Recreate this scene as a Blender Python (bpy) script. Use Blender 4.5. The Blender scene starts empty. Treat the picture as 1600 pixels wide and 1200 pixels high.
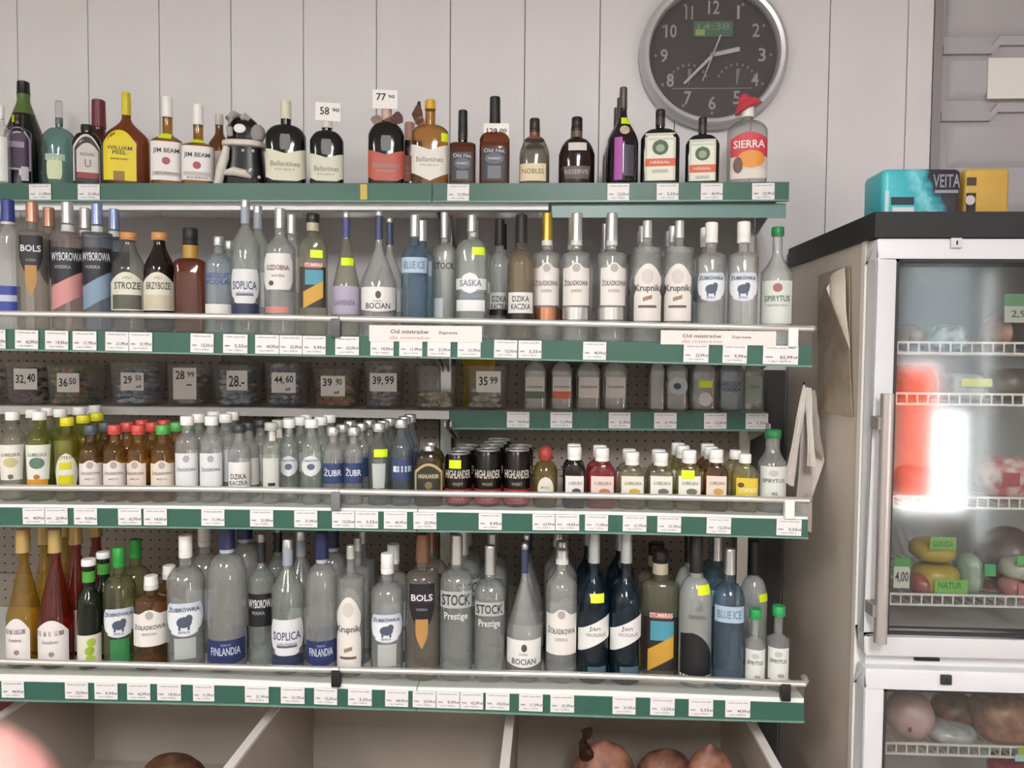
import bpy, math, random
from mathutils import Vector, Matrix
R_ = random.Random(7)
SC = bpy.context.scene
COL = SC.collection
PI = math.pi
# ------------------------------------------------------------------ camera
CAM = Vector((0, 0, 1.5)); F = 1200.0
yaw, pit, rol = math.radians(2.75), math.radians(2.4), math.radians(0.5)
fw = Vector((-math.sin(yaw)*math.cos(pit), math.cos(yaw)*math.cos(pit), -math.sin(pit)))
r0 = Vector((math.cos(yaw), math.sin(yaw), 0)); u0 = r0.cross(fw)
rt = math.cos(rol)*r0 + math.sin(rol)*u0
up = -math.sin(rol)*r0 + math.cos(rol)*u0
cam = bpy.data.cameras.new('camera'); cam_o = bpy.data.objects.new('camera', cam); COL.objects.link(cam_o)
cam.sensor_width = 36; cam.sensor_fit = 'HORIZONTAL'; cam.lens = 36*F/1600; cam.clip_start = 0.01
cam.dof.use_dof = True; cam.dof.focus_distance = 1.75; cam.dof.aperture_fstop = 12.0
cam_o.matrix_world = Matrix(((rt.x, up.x, -fw.x, 0), (rt.y, up.y, -fw.y, 0), (rt.z, up.z, -fw.z, CAM.z), (0, 0, 0, 1)))
SC.camera = cam_o
# ------------------------------------------------------------------ light and exposure
SC.view_settings.view_transform = 'Standard'; SC.view_settings.look = 'None'
SC.view_settings.gamma = 1.0; SC.view_settings.use_curve_mapping = False
SC.view_settings.exposure = 0.28
wd = bpy.data.worlds.new('world'); SC.world = wd; wd.use_nodes = True
bg = wd.node_tree.nodes['Background']
bg.inputs[0].default_value = (0.93, 0.97, 1.0, 1); bg.inputs[1].default_value = 24.0
def area(name, loc, rot, sx, sy, power, color=(1, 1, 1), portal=False):
    l = bpy.data.lights.new(name, 'AREA'); l.shape = 'RECTANGLE'; l.size = sx; l.size_y = sy
    l.energy = power; l.color = color
    if portal: l.cycles.is_portal = True
    o = bpy.data.objects.new(name, l); COL.objects.link(o); o.location = loc; o.rotation_euler = rot
    return o
ROOM = dict(x0=-2.6, x1=3.35, yb=-2.2, yw=2.13, h=2.9)
LAMP_P = 72.0
for lx_, n_ in ((0.25, 1.3), (-1.75, .62)):
    for dx_ in (-.1, .1):
        area('lamp_light', (lx_+dx_, -1.2, 2.76), (0, 0, 0), 0.06, 1.5, LAMP_P*n_*.5, (1.0, .99, .985))
area('portal', (2.7, -2.19, 1.2), (PI/2, 0, PI), 0.75, 1.9, 1, portal=True)
SC.cycles.max_bounces = 10; SC.cycles.transmission_bounces = 8; SC.cycles.transparent_max_bounces = 28
SC.cycles.glossy_bounces = 4; SC.cycles.diffuse_bounces = 4
SC.cycles.caustics_reflective = False; SC.cycles.caustics_refractive = False
SC.cycles.sample_clamp_indirect = 4.0
# ------------------------------------------------------------------ helpers
def unp(px, py, Y):
    d = fw + rt*((px-800)/F) + up*((600-py)/F)
    return CAM + d*(Y/d.y)
def unpX(px, py, X):
    d = fw + rt*((px-800)/F) + up*((600-py)/F)
    return CAM + d*(X/d.x)
def prj(p):
    v = Vector(p)-CAM; z = v.dot(fw)
    return 800+F*v.dot(rt)/z, 600-F*v.dot(up)/z
def lin(h):
    h = h.lstrip('#'); c = [int(h[i:i+2], 16)/255 for i in (0, 2, 4)]
    return tuple(x/12.92 if x <= .04045 else ((x+.055)/1.055)**2.4 for x in c)
MATS = {}
def mat(hexc, rough=.5, metal=0.0, spec=.5, noise=0, scale=30, coat=0, bump=0, trans=0, dark=None):
    k = ('m', hexc, rough, metal, spec, noise, scale, coat, bump, trans, dark)
    if k in MATS: return MATS[k]
    m = bpy.data.materials.new('paint_'+hexc.strip('#')); m.use_nodes = True
    nt = m.node_tree; b = nt.nodes['Principled BSDF']; c = lin(hexc)
    b.inputs['Base Color'].default_value = (*c, 1); b.inputs['Roughness'].default_value = rough
    b.inputs['Metallic'].default_value = metal; b.inputs['Specular IOR Level'].default_value = spec
    b.inputs['Coat Weight'].default_value = coat; b.inputs['Transmission Weight'].default_value = trans
    if noise or bump:
        tc = nt.nodes.new('ShaderNodeTexCoord'); n = nt.nodes.new('ShaderNodeTexNoise')
        n.inputs['Scale'].default_value = scale; n.inputs['Detail'].default_value = 4
        nt.links.new(tc.outputs['Object'], n.inputs['Vector'])
        if noise:
            mx = nt.nodes.new('ShaderNodeMix'); mx.data_type = 'RGBA'
            c2 = lin(dark) if dark else tuple(x*(1-noise) for x in c)
            mx.inputs[6].default_value = (*c2, 1); mx.inputs[7].default_value = (*c, 1)
            rp = nt.nodes.new('ShaderNodeMapRange'); rp.inputs[1].default_value = .35; rp.inputs[2].default_value = .65
            nt.links.new(n.outputs['Fac'], rp.inputs[0]); nt.links.new(rp.outputs[0], mx.inputs[0])
            nt.links.new(mx.outputs[2], b.inputs['Base Color'])
        if bump:
            bp = nt.nodes.new('ShaderNodeBump'); bp.inputs['Strength'].default_value = bump; bp.inputs['Distance'].default_value = .004
            nt.links.new(n.outputs['Fac'], bp.inputs['Height']); nt.links.new(bp.outputs[0], b.inputs['Normal'])
    MATS[k] = m; return m
def glass(hexc='EEF2EE', edge=.5, refr=.14, ior=1.12, rough=.0, gl=1.5, milk=.08):
    k = ('g', hexc, edge, refr, ior, rough, gl, milk)
    if k in MATS: return MATS[k]
    m = bpy.data.materials.new('glass_'+hexc); m.use_nodes = True
    nt = m.node_tree; nt.nodes.clear(); L = nt.links.new; N = nt.nodes.new
    out = N('ShaderNodeOutputMaterial')
    lw = N('ShaderNodeLayerWeight'); lw.inputs[0].default_value = .3
    mx = N('ShaderNodeMix'); mx.data_type = 'RGBA'; c0 = lin(hexc); c = tuple(math.sqrt(v) for v in c0)   # two walls in the line of sight
    mx.inputs[6].default_value = (*c, 1); mx.inputs[7].default_value = (*(x*edge for x in c), 1)
    L(lw.outputs['Facing'], mx.inputs[0])
    tr = N('ShaderNodeBsdfTransparent'); L(mx.outputs[2], tr.inputs[0]); base = tr
    if refr:
        rf = N('ShaderNodeBsdfRefraction'); rf.inputs['IOR'].default_value = ior; rf.inputs['Roughness'].default_value = rough
        L(mx.outputs[2], rf.inputs[0])
        m1 = N('ShaderNodeMixShader'); m1.inputs[0].default_value = refr; L(tr.outputs[0], m1.inputs[1]); L(rf.outputs[0], m1.inputs[2]); base = m1
    if milk:                               # diffuse haze mixed in to brighten clear glass; stronger for frosted glass
        df = N('ShaderNodeBsdfDiffuse'); df.inputs[0].default_value = (*c0, 1); m3 = N('ShaderNodeMixShader'); m3.inputs[0].default_value = milk
        L(base.outputs[0], m3.inputs[1]); L(df.outputs[0], m3.inputs[2]); base = m3
    gs = N('ShaderNodeBsdfGlossy'); gs.inputs['Roughness'].default_value = .08
    lw2 = N('ShaderNodeLayerWeight'); pw_ = N('ShaderNodeMath'); pw_.operation = 'POWER'; pw_.inputs[1].default_value = 4.0; lw2.inputs[0].default_value = .5
    L(lw2.outputs['Facing'], pw_.inputs[0]); r0_ = ((gl-1)/(gl+1))**2
    mr = N('ShaderNodeMapRange'); mr.inputs[3].default_value = r0_; mr.inputs[4].default_value = .75; L(pw_.outputs[0], mr.inputs[0])
    ge = N('ShaderNodeNewGeometry'); sb = N('ShaderNodeMath'); sb.operation = 'SUBTRACT'; sb.inputs[0].default_value = 1.25; L(ge.outputs['Backfacing'], sb.inputs[1])
    mu = N('ShaderNodeMath'); mu.operation = 'MULTIPLY'; L(mr.outputs[0], mu.inputs[0]); L(sb.outputs[0], mu.inputs[1])
    m2 = N('ShaderNodeMixShader'); L(mu.outputs[0], m2.inputs[0]); L(base.outputs[0], m2.inputs[1]); L(gs.outputs[0], m2.inputs[2])
    L(m2.outputs[0], out.inputs[0]); MATS[k] = m; return m
def emit(hexc, s):
    k = ('e', hexc, s)
    if k in MATS: return MATS[k]
    m = bpy.data.materials.new('lamp_glow'); m.use_nodes = True; b = m.node_tree.nodes['Principled BSDF']
    b.inputs['Emission Color'].default_value = (*lin(hexc), 1); b.inputs['Emission Strength'].default_value = s
    MATS[k] = m; return m
class MB:
    def __init__(s): s.v = []; s.f = []
    def quad(s, a, b, c, d):
        n = len(s.v); s.v += [tuple(a), tuple(b), tuple(c), tuple(d)]; s.f.append((n, n+1, n+2, n+3)); return s
    def hexa(s, p):                       # 8 points: bottom loop, then top loop
        n = len(s.v); s.v += [tuple(q) for q in p]
        s.f += [tuple(n+i for i in q) for q in ((3, 2, 1, 0), (4, 5, 6, 7), (0, 1, 5, 4), (1, 2, 6, 5), (2, 3, 7, 6), (3, 0, 4, 7))]
        return s
    def box(s, x0, x1, y0, y1, z0, z1):
        return s.hexa(((x0, y0, z0), (x1, y0, z0), (x1, y1, z0), (x0, y1, z0), (x0, y0, z1), (x1, y0, z1), (x1, y1, z1), (x0, y1, z1)))
    def rings(s, rings, cap0=True, cap1=True):
        n0 = len(s.v); k = len(rings[0])
        for r in rings: s.v += [tuple(p) for p in r]
        for i in range(len(rings)-1):
            a = n0+i*k; b = a+k
            for j in range(k):
                j2 = (j+1) % k; s.f.append((a+j, a+j2, b+j2, b+j))
        if cap0: s.f.append(tuple(n0+j for j in range(k-1, -1, -1)))
        if cap1: s.f.append(tuple(n0+(len(rings)-1)*k+j for j in range(k)))
        return s
    def lathe(s, prof, seg=20, c=(0, 0, 0), **kw):
        return s.rings([[(c[0]+r*math.cos(2*PI*j/seg), c[1]+r*math.sin(2*PI*j/seg), c[2]+z) for j in range(seg)] for z, r in prof], **kw)
    def tube(s, pts, r, seg=8):
        P = [Vector(p) for p in pts]; rings = []
        for i, p in enumerate(P):
            t = (P[min(i+1, len(P)-1)]-P[max(i-1, 0)]).normalized()
            a = Vector((0, 0, 1)) if abs(t.z) < .9 else Vector((0, 1, 0))
            e = t.cross(a).normalized(); g = e.cross(t)
            rr = r[i] if isinstance(r, (list, tuple)) else r
            rings.append([p + e*rr*math.cos(2*PI*j/seg) + g*rr*math.sin(2*PI*j/seg) for j in range(seg)])
        return s.rings(rings)
    def mesh(s, name, smooth=40):
        me = bpy.data.meshes.new(name); me.from_pydata(s.v, [], s.f)
        if smooth:
            me.shade_smooth(); me.set_sharp_from_angle(angle=math.radians(smooth))
        return me
def link(name, me, material, parent=None, loc=None):
    if isinstance(me, MB): me = me.mesh(name)
    o = bpy.data.objects.new(name, me); COL.objects.link(o)
    if material is not None and len(me.materials) == 0: me.materials.append(material)
    if parent is not None: o.parent = parent
    if loc is not None: o.location = loc
    return o
LABELS = {}
def tag(o, label, cat, group=None):
    n = len(label.split()); assert 4 <= n <= 16, (n, label)
    if label in LABELS: print('DUP LABEL', label)
    LABELS[label] = 1
    o['label'] = label; o['category'] = cat
    if group: o['group'] = group
    return o
def thing(name, label, cat, loc=(0, 0, 0), rz=0, group=None):
    o = bpy.data.objects.new(name, None); COL.objects.link(o); o.location = loc; o.rotation_euler = (0, 0, rz)
    o.empty_display_size = .02
    return tag(o, label, cat, group)
def struct(o): o['kind'] = 'structure'; return o
def bevel(me, w, seg=2):
    import bmesh
    b = bmesh.new(); b.from_mesh(me)
    bmesh.ops.remove_doubles(b, verts=b.verts, dist=1e-5)
    bmesh.ops.bevel(b, geom=b.edges[:], offset=w, segments=seg, affect='EDGES', profile=.5)
    b.to_mesh(me); b.free(); me.shade_smooth(); me.set_sharp_from_angle(angle=math.radians(35)); return me
TXT = {}
def text_mesh(s):                          # vertices normalised to a 1 x 1 box
    if s in TXT: return TXT[s]
    cu = bpy.data.curves.new('t', 'FONT'); cu.body = s; cu.resolution_u = 2; cu.offset = .014; cu.align_x = 'CENTER'
    o = bpy.data.objects.new('t', cu); m = o.to_mesh()
    vs = [(v.co.x, v.co.y) for v in m.vertices]; fs = [tuple(p.vertices) for p in m.polygons]
    o.to_mesh_clear(); bpy.data.objects.remove(o); bpy.data.curves.remove(cu)
    x0 = min(v[0] for v in vs); x1 = max(v[0] for v in vs); y0 = min(v[1] for v in vs); y1 = max(v[1] for v in vs)
    TXT[s] = ([((x-x0)/(x1-x0)-.5, (y-y0)/(y1-y0)-.5) for x, y in vs], fs); return TXT[s]
def text_flat(mb, s, w, h, o, ex, ez):     # flat lettering centred at o
    vs, fs = text_mesh(s); n = len(mb.v); o = Vector(o); ex = Vector(ex); ez = Vector(ez)
    mb.v += [tuple(o + ex*(x*w) + ez*(z*h)) for x, z in vs]; mb.f += [tuple(n+i for i in f) for f in fs]
    return mb
INK = mat('2A2A2E', .6); WHITE = mat('F2F1EE', .45)
# ------------------------------------------------------------------ room shell
YW = ROOM['yw']; X0, X1, YB, HC = ROOM['x0'], ROOM['x1'], ROOM['yb'], ROOM['h']
struct(link('floor', MB().box(X0-.1, X1+.1, YB-.1, YW+.3, -.1, 0), mat('8C857C', .5, noise=.12, scale=6)))
struct(link('ceiling', MB().box(X0-.1, X1+.1, YB-.1, YW+.3, HC, HC+.1), mat('E9E8E5', .8)))
struct(link('wall_left', MB().box(X0-.1, X0, YB-.1, YW+.3, 0, HC), mat('D9D6D2', .7)))
struct(link('wall_right', MB().box(X1, X1+.1, YB-.1, YW+.3, 0, HC), mat('D9D6D2', .7)))
# back wall of the shop behind the shelves: white PVC strips with open joints, each strip a part
XD = unp(1457, 130, YW).x                     # where the strips end and the grey door begins
wall = struct(link('wall_back', MB().box(X0, XD, YW+.012, YW+.12, 0, HC), mat('A9A7A7', .8)))
pw = (unp(936, 60, YW).x - unp(247, 60, YW).x)/6
xg = unp(820, 60, YW).x
k0 = math.ceil((X0-xg)/pw); pm = {}
pvc = mat('EAE8EA', .42, noise=.05, scale=3)
x = xg + (k0-1)*pw
while x < XD:
    a, b = max(x, X0), min(x+pw, XD)
    if b-a > .02:
        key = round(b-a, 4)
        if key not in pm:
            m = MB(); w = b-a; g = .0011
            m.box(g, w-g, 0, .012, 0, HC); pm[key] = bevel(m.mesh('wall_panel'), .0012, 1); pm[key].materials.append(pvc)
        link('wall_panel', pm[key], None, wall, (a, YW, 0))
    x += pw
# grey panelled door to the right of the strips
DY = YW+.03
gd = mat('B4B3B6', .5, noise=.06, scale=4); gdk = mat('7A797B', .55)
door = struct(link('door_1', MB().box(XD+.02, X1, DY, DY+.05, 0, HC-.2), gd))
struct(link('wall_back_lintel', MB().box(XD, X1, YW, YW+.1, HC-.2, HC), mat('D2CFCE', .6)))
struct(link('trim_1', MB().box(XD, XD+.022, YW-.004, DY+.05, 0, HC-.2), mat('918E90', .5)))
def zpx(px, py, Y): return unp(px, py, Y).z
def dxp(px, py=100): return unp(px, py, DY).x
def rib(za, zb, xs, xk):                      # a horizontal moulding whose height steps at xk, as on the door
    m = MB(); t = .012
    for (a, b, z) in ((dxp(xs), dxp(xk), zpx(xs, za, DY)), (dxp(xk+12), X1, zpx(xk+12, zb, DY))):
        m.box(a, b, DY-t, DY, z-.012, z+.012)
    a = dxp(xk); b = dxp(xk+12); z1 = zpx(xk, za, DY); z2 = zpx(xk+12, zb, DY)
    m.hexa(((a, DY-t, z1-.012), (b, DY-t, z2-.012), (b, DY, z2-.012), (a, DY, z1-.012), (a, DY-t, z1+.012), (b, DY-t, z2+.012), (b, DY, z2+.012), (a, DY, z1+.012)))
    link('moulding', m, gd, door)
rib(80, 66, 1470, 1546); rib(184, 170, 1470, 1546)
def raised(x0p, x1p, y0p, y1p):
    a = dxp(x0p, y0p); b = min(dxp(x1p, y0p), X1-.03); z1 = zpx(x0p, y0p, DY); z0 = zpx(x0p, y1p, DY); t = .016
    m = MB()
    m.hexa(((a, DY, z0), (b, DY, z0), (b, DY, z1), (a, DY, z1), (a+.02, DY-t, z0+.02), (b-.02, DY-t, z0+.02), (b-.02, DY-t, z1-.004), (a+.02, DY-t, z1-.004)))
    link('door_panel', m, gd, door)
raised(1480, 1700, 96, 158); raised(1480, 1700, 198, 262); raised(1480, 1700, 272, 330); raised(1480, 1700, -60, 58)
z1, z0 = zpx(1538, 95, DY), zpx(1538, 158, DY); a = dxp(1538)
nb = thing('paper_notice', 'blank white paper sheet stuck on the grey panelled door', 'paper', (a, DY-.018, z0))
link('sheet', MB().box(0, .2, -.002, 0, 0, z1-z0), WHITE, nb)
# wall behind the photographer: glazed entrance, daylight beyond
fl = mat('C2BFBB', .7)
def wall_hole(holes):
    xs = sorted({X0, X1, *[h[0] for h in holes], *[h[1] for h in holes]}); m = MB()
    for a, b in zip(xs, xs[1:]):
        hh = [h for h in holes if h[0] <= a and h[1] >= b]
        if hh:
            if hh[0][2] > 0: m.box(a, b, YB-.12, YB, 0, hh[0][2])
            m.box(a, b, YB-.12, YB, hh[0][3], HC)
        else: m.box(a, b, YB-.12, YB, 0, HC)
    return m
DOR = (2.34, 3.06, 0.02, 2.14)
struct(link('wall_front', wall_hole([DOR]), fl))
alu = mat('C9CBCC', .35, .6)
def frame(x0, x1, z0, z1, t, y0, y1):
    return MB().box(x0, x1, y0, y1, z0, z0+t).box(x0, x1, y0, y1, z1-t, z1).box(x0, x0+t, y0, y1, z0+t, z1-t).box(x1-t, x1, y0, y1, z0+t, z1-t)
pane = glass('F6FAF8', .9, 0, 1.0, milk=0)
dr = struct(bpy.data.objects.new('door_2', None)); COL.objects.link(dr)
link('door_frame', frame(DOR[0], DOR[1], DOR[2], DOR[3], .06, YB-.09, YB-.02).box(2.88, 2.945, YB-.09, YB-.02, .08, 2.08).box(2.4, 2.88, YB-.09, YB-.02, .08, .42), alu, dr)
link('window_pane', MB().box(2.4, 2.88, YB-.058, YB-.052, .42, 2.08), pane, dr)
link('window_pane', MB().box(2.945, 3.0, YB-.058, YB-.052, .08, 2.08), pane, dr)
fm = bpy.data.materials.new('orange_film'); fm.use_nodes = True; nt = fm.node_tree; nt.nodes.clear()
o_ = nt.nodes.new('ShaderNodeOutputMaterial'); t_ = nt.nodes.new('ShaderNodeBsdfTransparent'); t_.inputs[0].default_value = (.95, .30, .16, 1)
d_ = nt.nodes.new('ShaderNodeBsdfDiffuse'); d_.inputs[0].default_value = (.8, .22, .12, 1); x_ = nt.nodes.new('ShaderNodeMixShader'); x_.inputs[0].default_value = .25
nt.links.new(t_.outputs[0], x_.inputs[1]); nt.links.new(d_.outputs[0], x_.inputs[2]); nt.links.new(x_.outputs[0], o_.inputs[0])
ps = link('window_film', MB().box(2.41, 2.64, YB-.05, YB-.048, .5, 1.42), fm)
tag(ps, 'orange translucent film stuck on the entrance door glass', 'sticker')
fz = glass('A9B2B8', .9, 0, 1.0, milk=.45)
tag(link('dimming_film', MB().box(2.66, 2.875, YB-.05, YB-.048, 1.12, 2.07).box(2.405, 2.66, YB-.05, YB-.048, 1.44, 2.07), fz), 'added grey film dimming the upper half of the entrance door glass', 'film')  # added to dim the upper part of the door's reflection in the fridge
struct(link('pavement', MB().box(-6, 8, -3.3, YB-.13, -.12, -.02), mat('DAD8D4', .8, noise=.08, scale=3)))  # unseen ground, cut short so bright sky fills the low door reflection
# two ceiling lamps
for i, (cx, L_) in enumerate(((0.25, 1.56), (-1.75, 1.55))):
    lt = thing('ceiling_lamp', ('long fluorescent ceiling lamp over the middle of the shop', 'second fluorescent ceiling lamp near the left wall of the shop')[i], 'lamp', (cx, -1.2, HC))
    link('housing', MB().box(-.16, .16, -L_/2, L_/2, -.06, 0), WHITE, lt)
    for dy in (-.1, .1):
        link('tube', MB().tube([(dy, -L_/2+.04, -.085), (dy, L_/2-.04, -.085)], .013), emit('FFF8EE', 14), lt)
# ------------------------------------------------------------------ shelving
def poly(pts):
    def f(px):
        if px <= pts[0][0]: a, b = pts[0], pts[1]
        elif px >= pts[-1][0]: a, b = pts[-2], pts[-1]
        else:
            for a, b in zip(pts, pts[1:]):
                if a[0] <= px <= b[0]: break
        return a[1]+(b[1]-a[1])*(px-a[0])/(b[0]-a[0])
    return f
GREEN = mat('335F52', .38, noise=.08, scale=8); GREY = mat('B9B7B4', .45, noise=.06); DECK = mat('DAD8D4', .4)
CHROME = mat('F2F0EC', .3, .75); ACRYL = glass('F2F5F3', .8, 0, 1.0, gl=1.3, milk=.03); BLACK = mat('17171A', .5)
YD = 1.62; YBK = 2.08
S = {}
XL = -1.8
def shelf_def(name, Y, deck, gt, gb, x1px, rail=None):
    XR = unp(x1px, gt(x1px), Y).x
    S[name] = dict(Y=Y, deck=deck, gt=gt, gb=gb, rail=rail, XR=XR)
    return S[name]
shelf_def('top', 1.805, poly([(0, 287), (800, 287), (1232, 285)]), poly([(0, 287), (800, 287), (1232, 285)]), poly([(0, 313), (800, 315), (1232, 313)]), 1232)
shelf_def('second', YD, poly([(0, 514), (400, 522), (820, 531), (1268, 540)]), poly([(0, 514), (400, 522), (820, 531), (1268, 540)]), poly([(0, 545), (400, 553), (820, 560), (1268, 571)]), 1267,
          poly([(0, 490), (420, 496), (820, 504), (1268, 514)]))
shelf_def('tubs', 1.92, poly([(0, 634), (400, 637), (700, 642), (1200, 645)]), poly([(0, 634), (400, 637), (700, 642), (1200, 645)]), poly([(0, 662), (703, 668), (1200, 671)]), 1200)
shelf_def('fourth', YD, poly([(0, 787), (330, 790), (640, 795), (960, 799), (1262, 807)]), poly([(0, 792), (330, 795), (640, 799), (960, 804), (1262, 811)]), poly([(0, 819), (330, 822), (640, 827), (960, 830), (1262, 838)]), 1261,
          poly([(0, 761), (330, 763), (680, 770), (960, 774), (1262, 781)]))
shelf_def('bottom', YD, poly([(0, 1052), (330, 1058), (640, 1072), (930, 1077), (1255, 1090)]), poly([(0, 1063), (330, 1069), (640, 1078), (930, 1086), (1255, 1097)]), poly([(0, 1090), (330, 1096), (640, 1105), (930, 1115), (1255, 1124)]), 1255,
          poly([(0, 1031), (330, 1040), (640, 1047), (930, 1053), (1262, 1067)]))
def zof(sh, which, px): return unp(px, S[sh][which](px), S[sh]['Y']).z
def px_of_x(sh, X):
    Y = S[sh]['Y']; px = 800
    for _ in range(6): px += (X - unp(px, S[sh]['deck'](px), Y).x)*F/Y
    return px
def zX(sh, which, X): return zof(sh, which, px_of_x(sh, X))
XJ = -.277
def strip_mesh(sh, xa, xb, y0, y1, top, bot, dz0=0, dz1=0, n=6, lean=0):
    rings = []
    for i in range(n+1):
        X = xa+(xb-xa)*i/n; zt = zX(sh, top, X)+dz1; zb = (zX(sh, bot, X) if isinstance(bot, str) else zt-bot)+dz0
        rings.append([(X, y0, zb), (X, y1, zb), (X, y1, zt), (X, y0+lean, zt)])
    return MB().rings(rings)
def shelf(sh, xa, xb, label, kind):
    Y = S[sh]['Y']
    t = thing('display_shelf', label, 'shelf', (xa, Y, zX(sh, 'deck', xa)))
    off = (-xa, -Y, -zX(sh, 'deck', xa))
    def add(n, m, mt):
        m.v = [(a+off[0], b+off[1], c+off[2]) for a, b, c in m.v]; return link(n, m.mesh(n, 35), mt, t)
    add('deck', strip_mesh(sh, xa, xb, Y+.003, YBK-.025, 'deck', .022), DECK)
    if kind == 'deep':
        add('front_lip', strip_mesh(sh, xa, xb, Y-.004, Y+.003, 'deck', 'gt', n=8), WHITE)
    if kind in ('deep', 'rail'):
        add('price_rail', strip_mesh(sh, xa, xb, Y-.006, Y+.002, 'gt', 'gb', n=8), GREEN)
        add('rail_edge', strip_mesh(sh, xa, xb, Y-.010, Y+.002, 'gb', .0035, n=8), mat('6E8F84', .3))
    if kind == 'plain':
        add('front_lip', strip_mesh(sh, xa, xb, Y-.004, Y+.003, 'deck', .0205, n=8), mat('CFCCC8', .45))
    for bx in (xa+.004, xb-.008):
        z = zX(sh, 'deck', bx)-.024
        add('bracket', MB().hexa(((bx, YBK-.2, z-.012), (bx+.004, YBK-.2, z-.012), (bx+.004, YBK-.026, z-.06), (bx, YBK-.026, z-.06),
                                  (bx, YBK-.2, z), (bx+.004, YBK-.2, z), (bx+.004, YBK-.026, z), (bx, YBK-.026, z))), GREY)
    return t, add
for sh, kl, kr, nm in (('top', 'rail', 'rail', 'topmost'), ('second', 'deep', 'deep', 'second'), ('tubs', 'plain', 'rail', 'shallow middle'), ('fourth', 'deep', 'deep', 'fourth'), ('bottom', 'deep', 'deep', 'lowest')):
    what = {'top': ('under the whisky bottles', 'under the herbal liqueur bottles'), 'second': ('under the rose-capped and blue-capped bottles', 'under the gold-capped bottle'),
            'tubs': ('with plain white edge under the sweet tubs', 'with green rail under the small flasks'), 'fourth': ('under the red-capped and yellow-capped miniatures', 'under the black cans'),
            'bottom': ('under the yellow and red wine bottles', 'under the frosted piano bottle')}[sh]
    mid = XJ if sh != 'tubs' else unp(703, 645, 1.92).x
    shelf(sh, XL, mid-.001, f'{nm} shelf section of the rack {what[0]}', kl)
    t, add = shelf(sh, mid+.001, S[sh]['XR'], f'{nm} shelf section of the rack {what[1]}', kr)
    if sh == 'top':
        a = unp(862, 330, 1.812).x; z1 = unp(1000, 318, 1.812).z; z0 = unp(1000, 340, 1.812).z
        add('under_rail', MB().box(a, S['top']['XR']-.002, 1.812, 1.818, z0, z1).box(a, S['top']['XR']-.002, 1.8185, 1.95, z1-.003, z1), mat('6C8C88', .3))
# white metal batten fixed below the topmost shelf
yb_ = 1.815; bt = thing('white_batten', 'long white metal batten fixed below the topmost shelf', 'batten', (XL, yb_, unp(400, 328, yb_).z))
h_ = unp(400, 316, yb_).z-unp(400, 328, yb_).z
link('profile', MB().box(0, unp(857, 322, yb_).x-XL, 0, .03, 0, h_).box(0, unp(857, 322, yb_).x-XL, .004, .026, h_, h_+.012), mat('F0F5F3', .3), bt)
# uprights and perforated back panels
peg = bpy.data.materials.new('perforated_panel'); peg.use_nodes = True; nt = peg.node_tree; b = nt.nodes['Principled BSDF']; b.inputs['Roughness'].default_value = .55
tc = nt.nodes.new('ShaderNodeTexCoord'); vm = nt.nodes.new('ShaderNodeVectorMath'); vm.operation = 'MODULO'; vm.inputs[1].default_value = (.025, 10, .025)
ad = nt.nodes.new('ShaderNodeVectorMath'); ad.operation = 'ADD'; ad.inputs[1].default_value = (5, 0, 5)
sb = nt.nodes.new('ShaderNodeVectorMath'); sb.operation = 'SUBTRACT'; sb.inputs[1].default_value = (.0125, 0, .0125)
ml = nt.nodes.new('ShaderNodeVectorMath'); ml.operation = 'MULTIPLY'; ml.inputs[1].default_value = (1, 0, 1)
ln = nt.nodes.new('ShaderNodeVectorMath'); ln.operation = 'LENGTH'; lt_ = nt.nodes.new('ShaderNodeMath'); lt_.operation = 'LESS_THAN'; lt_.inputs[1].default_value = .0027
mx = nt.nodes.new('ShaderNodeMix'); mx.data_type = 'RGBA'; mx.inputs[6].default_value = (*lin('9A8F84'), 1); mx.inputs[7].default_value = (*lin('221F1D'), 1)
L = nt.links.new
L(tc.outputs['Object'], ad.inputs[0]); L(ad.outputs[0], vm.inputs[0]); L(vm.outputs[0], sb.inputs[0]); L(sb.outputs[0], ml.inputs[0]); L(ml.outputs[0], ln.inputs[0])
L(ln.outputs['Value'], lt_.inputs[0]); L(lt_.outputs[0], mx.inputs[0]); L(mx.outputs[2], b.inputs['Base Color'])
rk = thing('shelving_frame', 'grey perforated back panels and metal uprights of the drinks rack', 'shelving', (0, YBK, 0))
XRR = S['second']['XR']; ztop = zof('top', 'deck', 600)-.03
for a, b_ in ((XL, XJ-.02), (XJ+.02, XRR-.03)):
    for z0, z1 in ((.1, .48), (.48, .86), (.86, 1.18), (1.18, 1.5), (1.5, ztop)):
        link('back_panel', MB().box(a+.002, b_-.002, .006, .016, z0+.001, z1-.001), peg if z0 < 1.45 else mat('BDBABA', .5, noise=.06, scale=5), rk)
up_m = MB().box(-.014, .014, -.022, .02, 0, ztop)
for X in (XL-.02, XJ, XRR-.02): link('upright', up_m.mesh('upright'), CHROME, rk, (X, 0, 0))
link('gap_shade_panel', MB().box(XRR-.004, unp(1348, 550, 1.61).x-.010, .004, .012, .3, zof('second', 'gb', 1260)-.02), mat('2E2C2A', .6), rk)  # near-black sheet added for the shade in the gap beside the fridge
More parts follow.
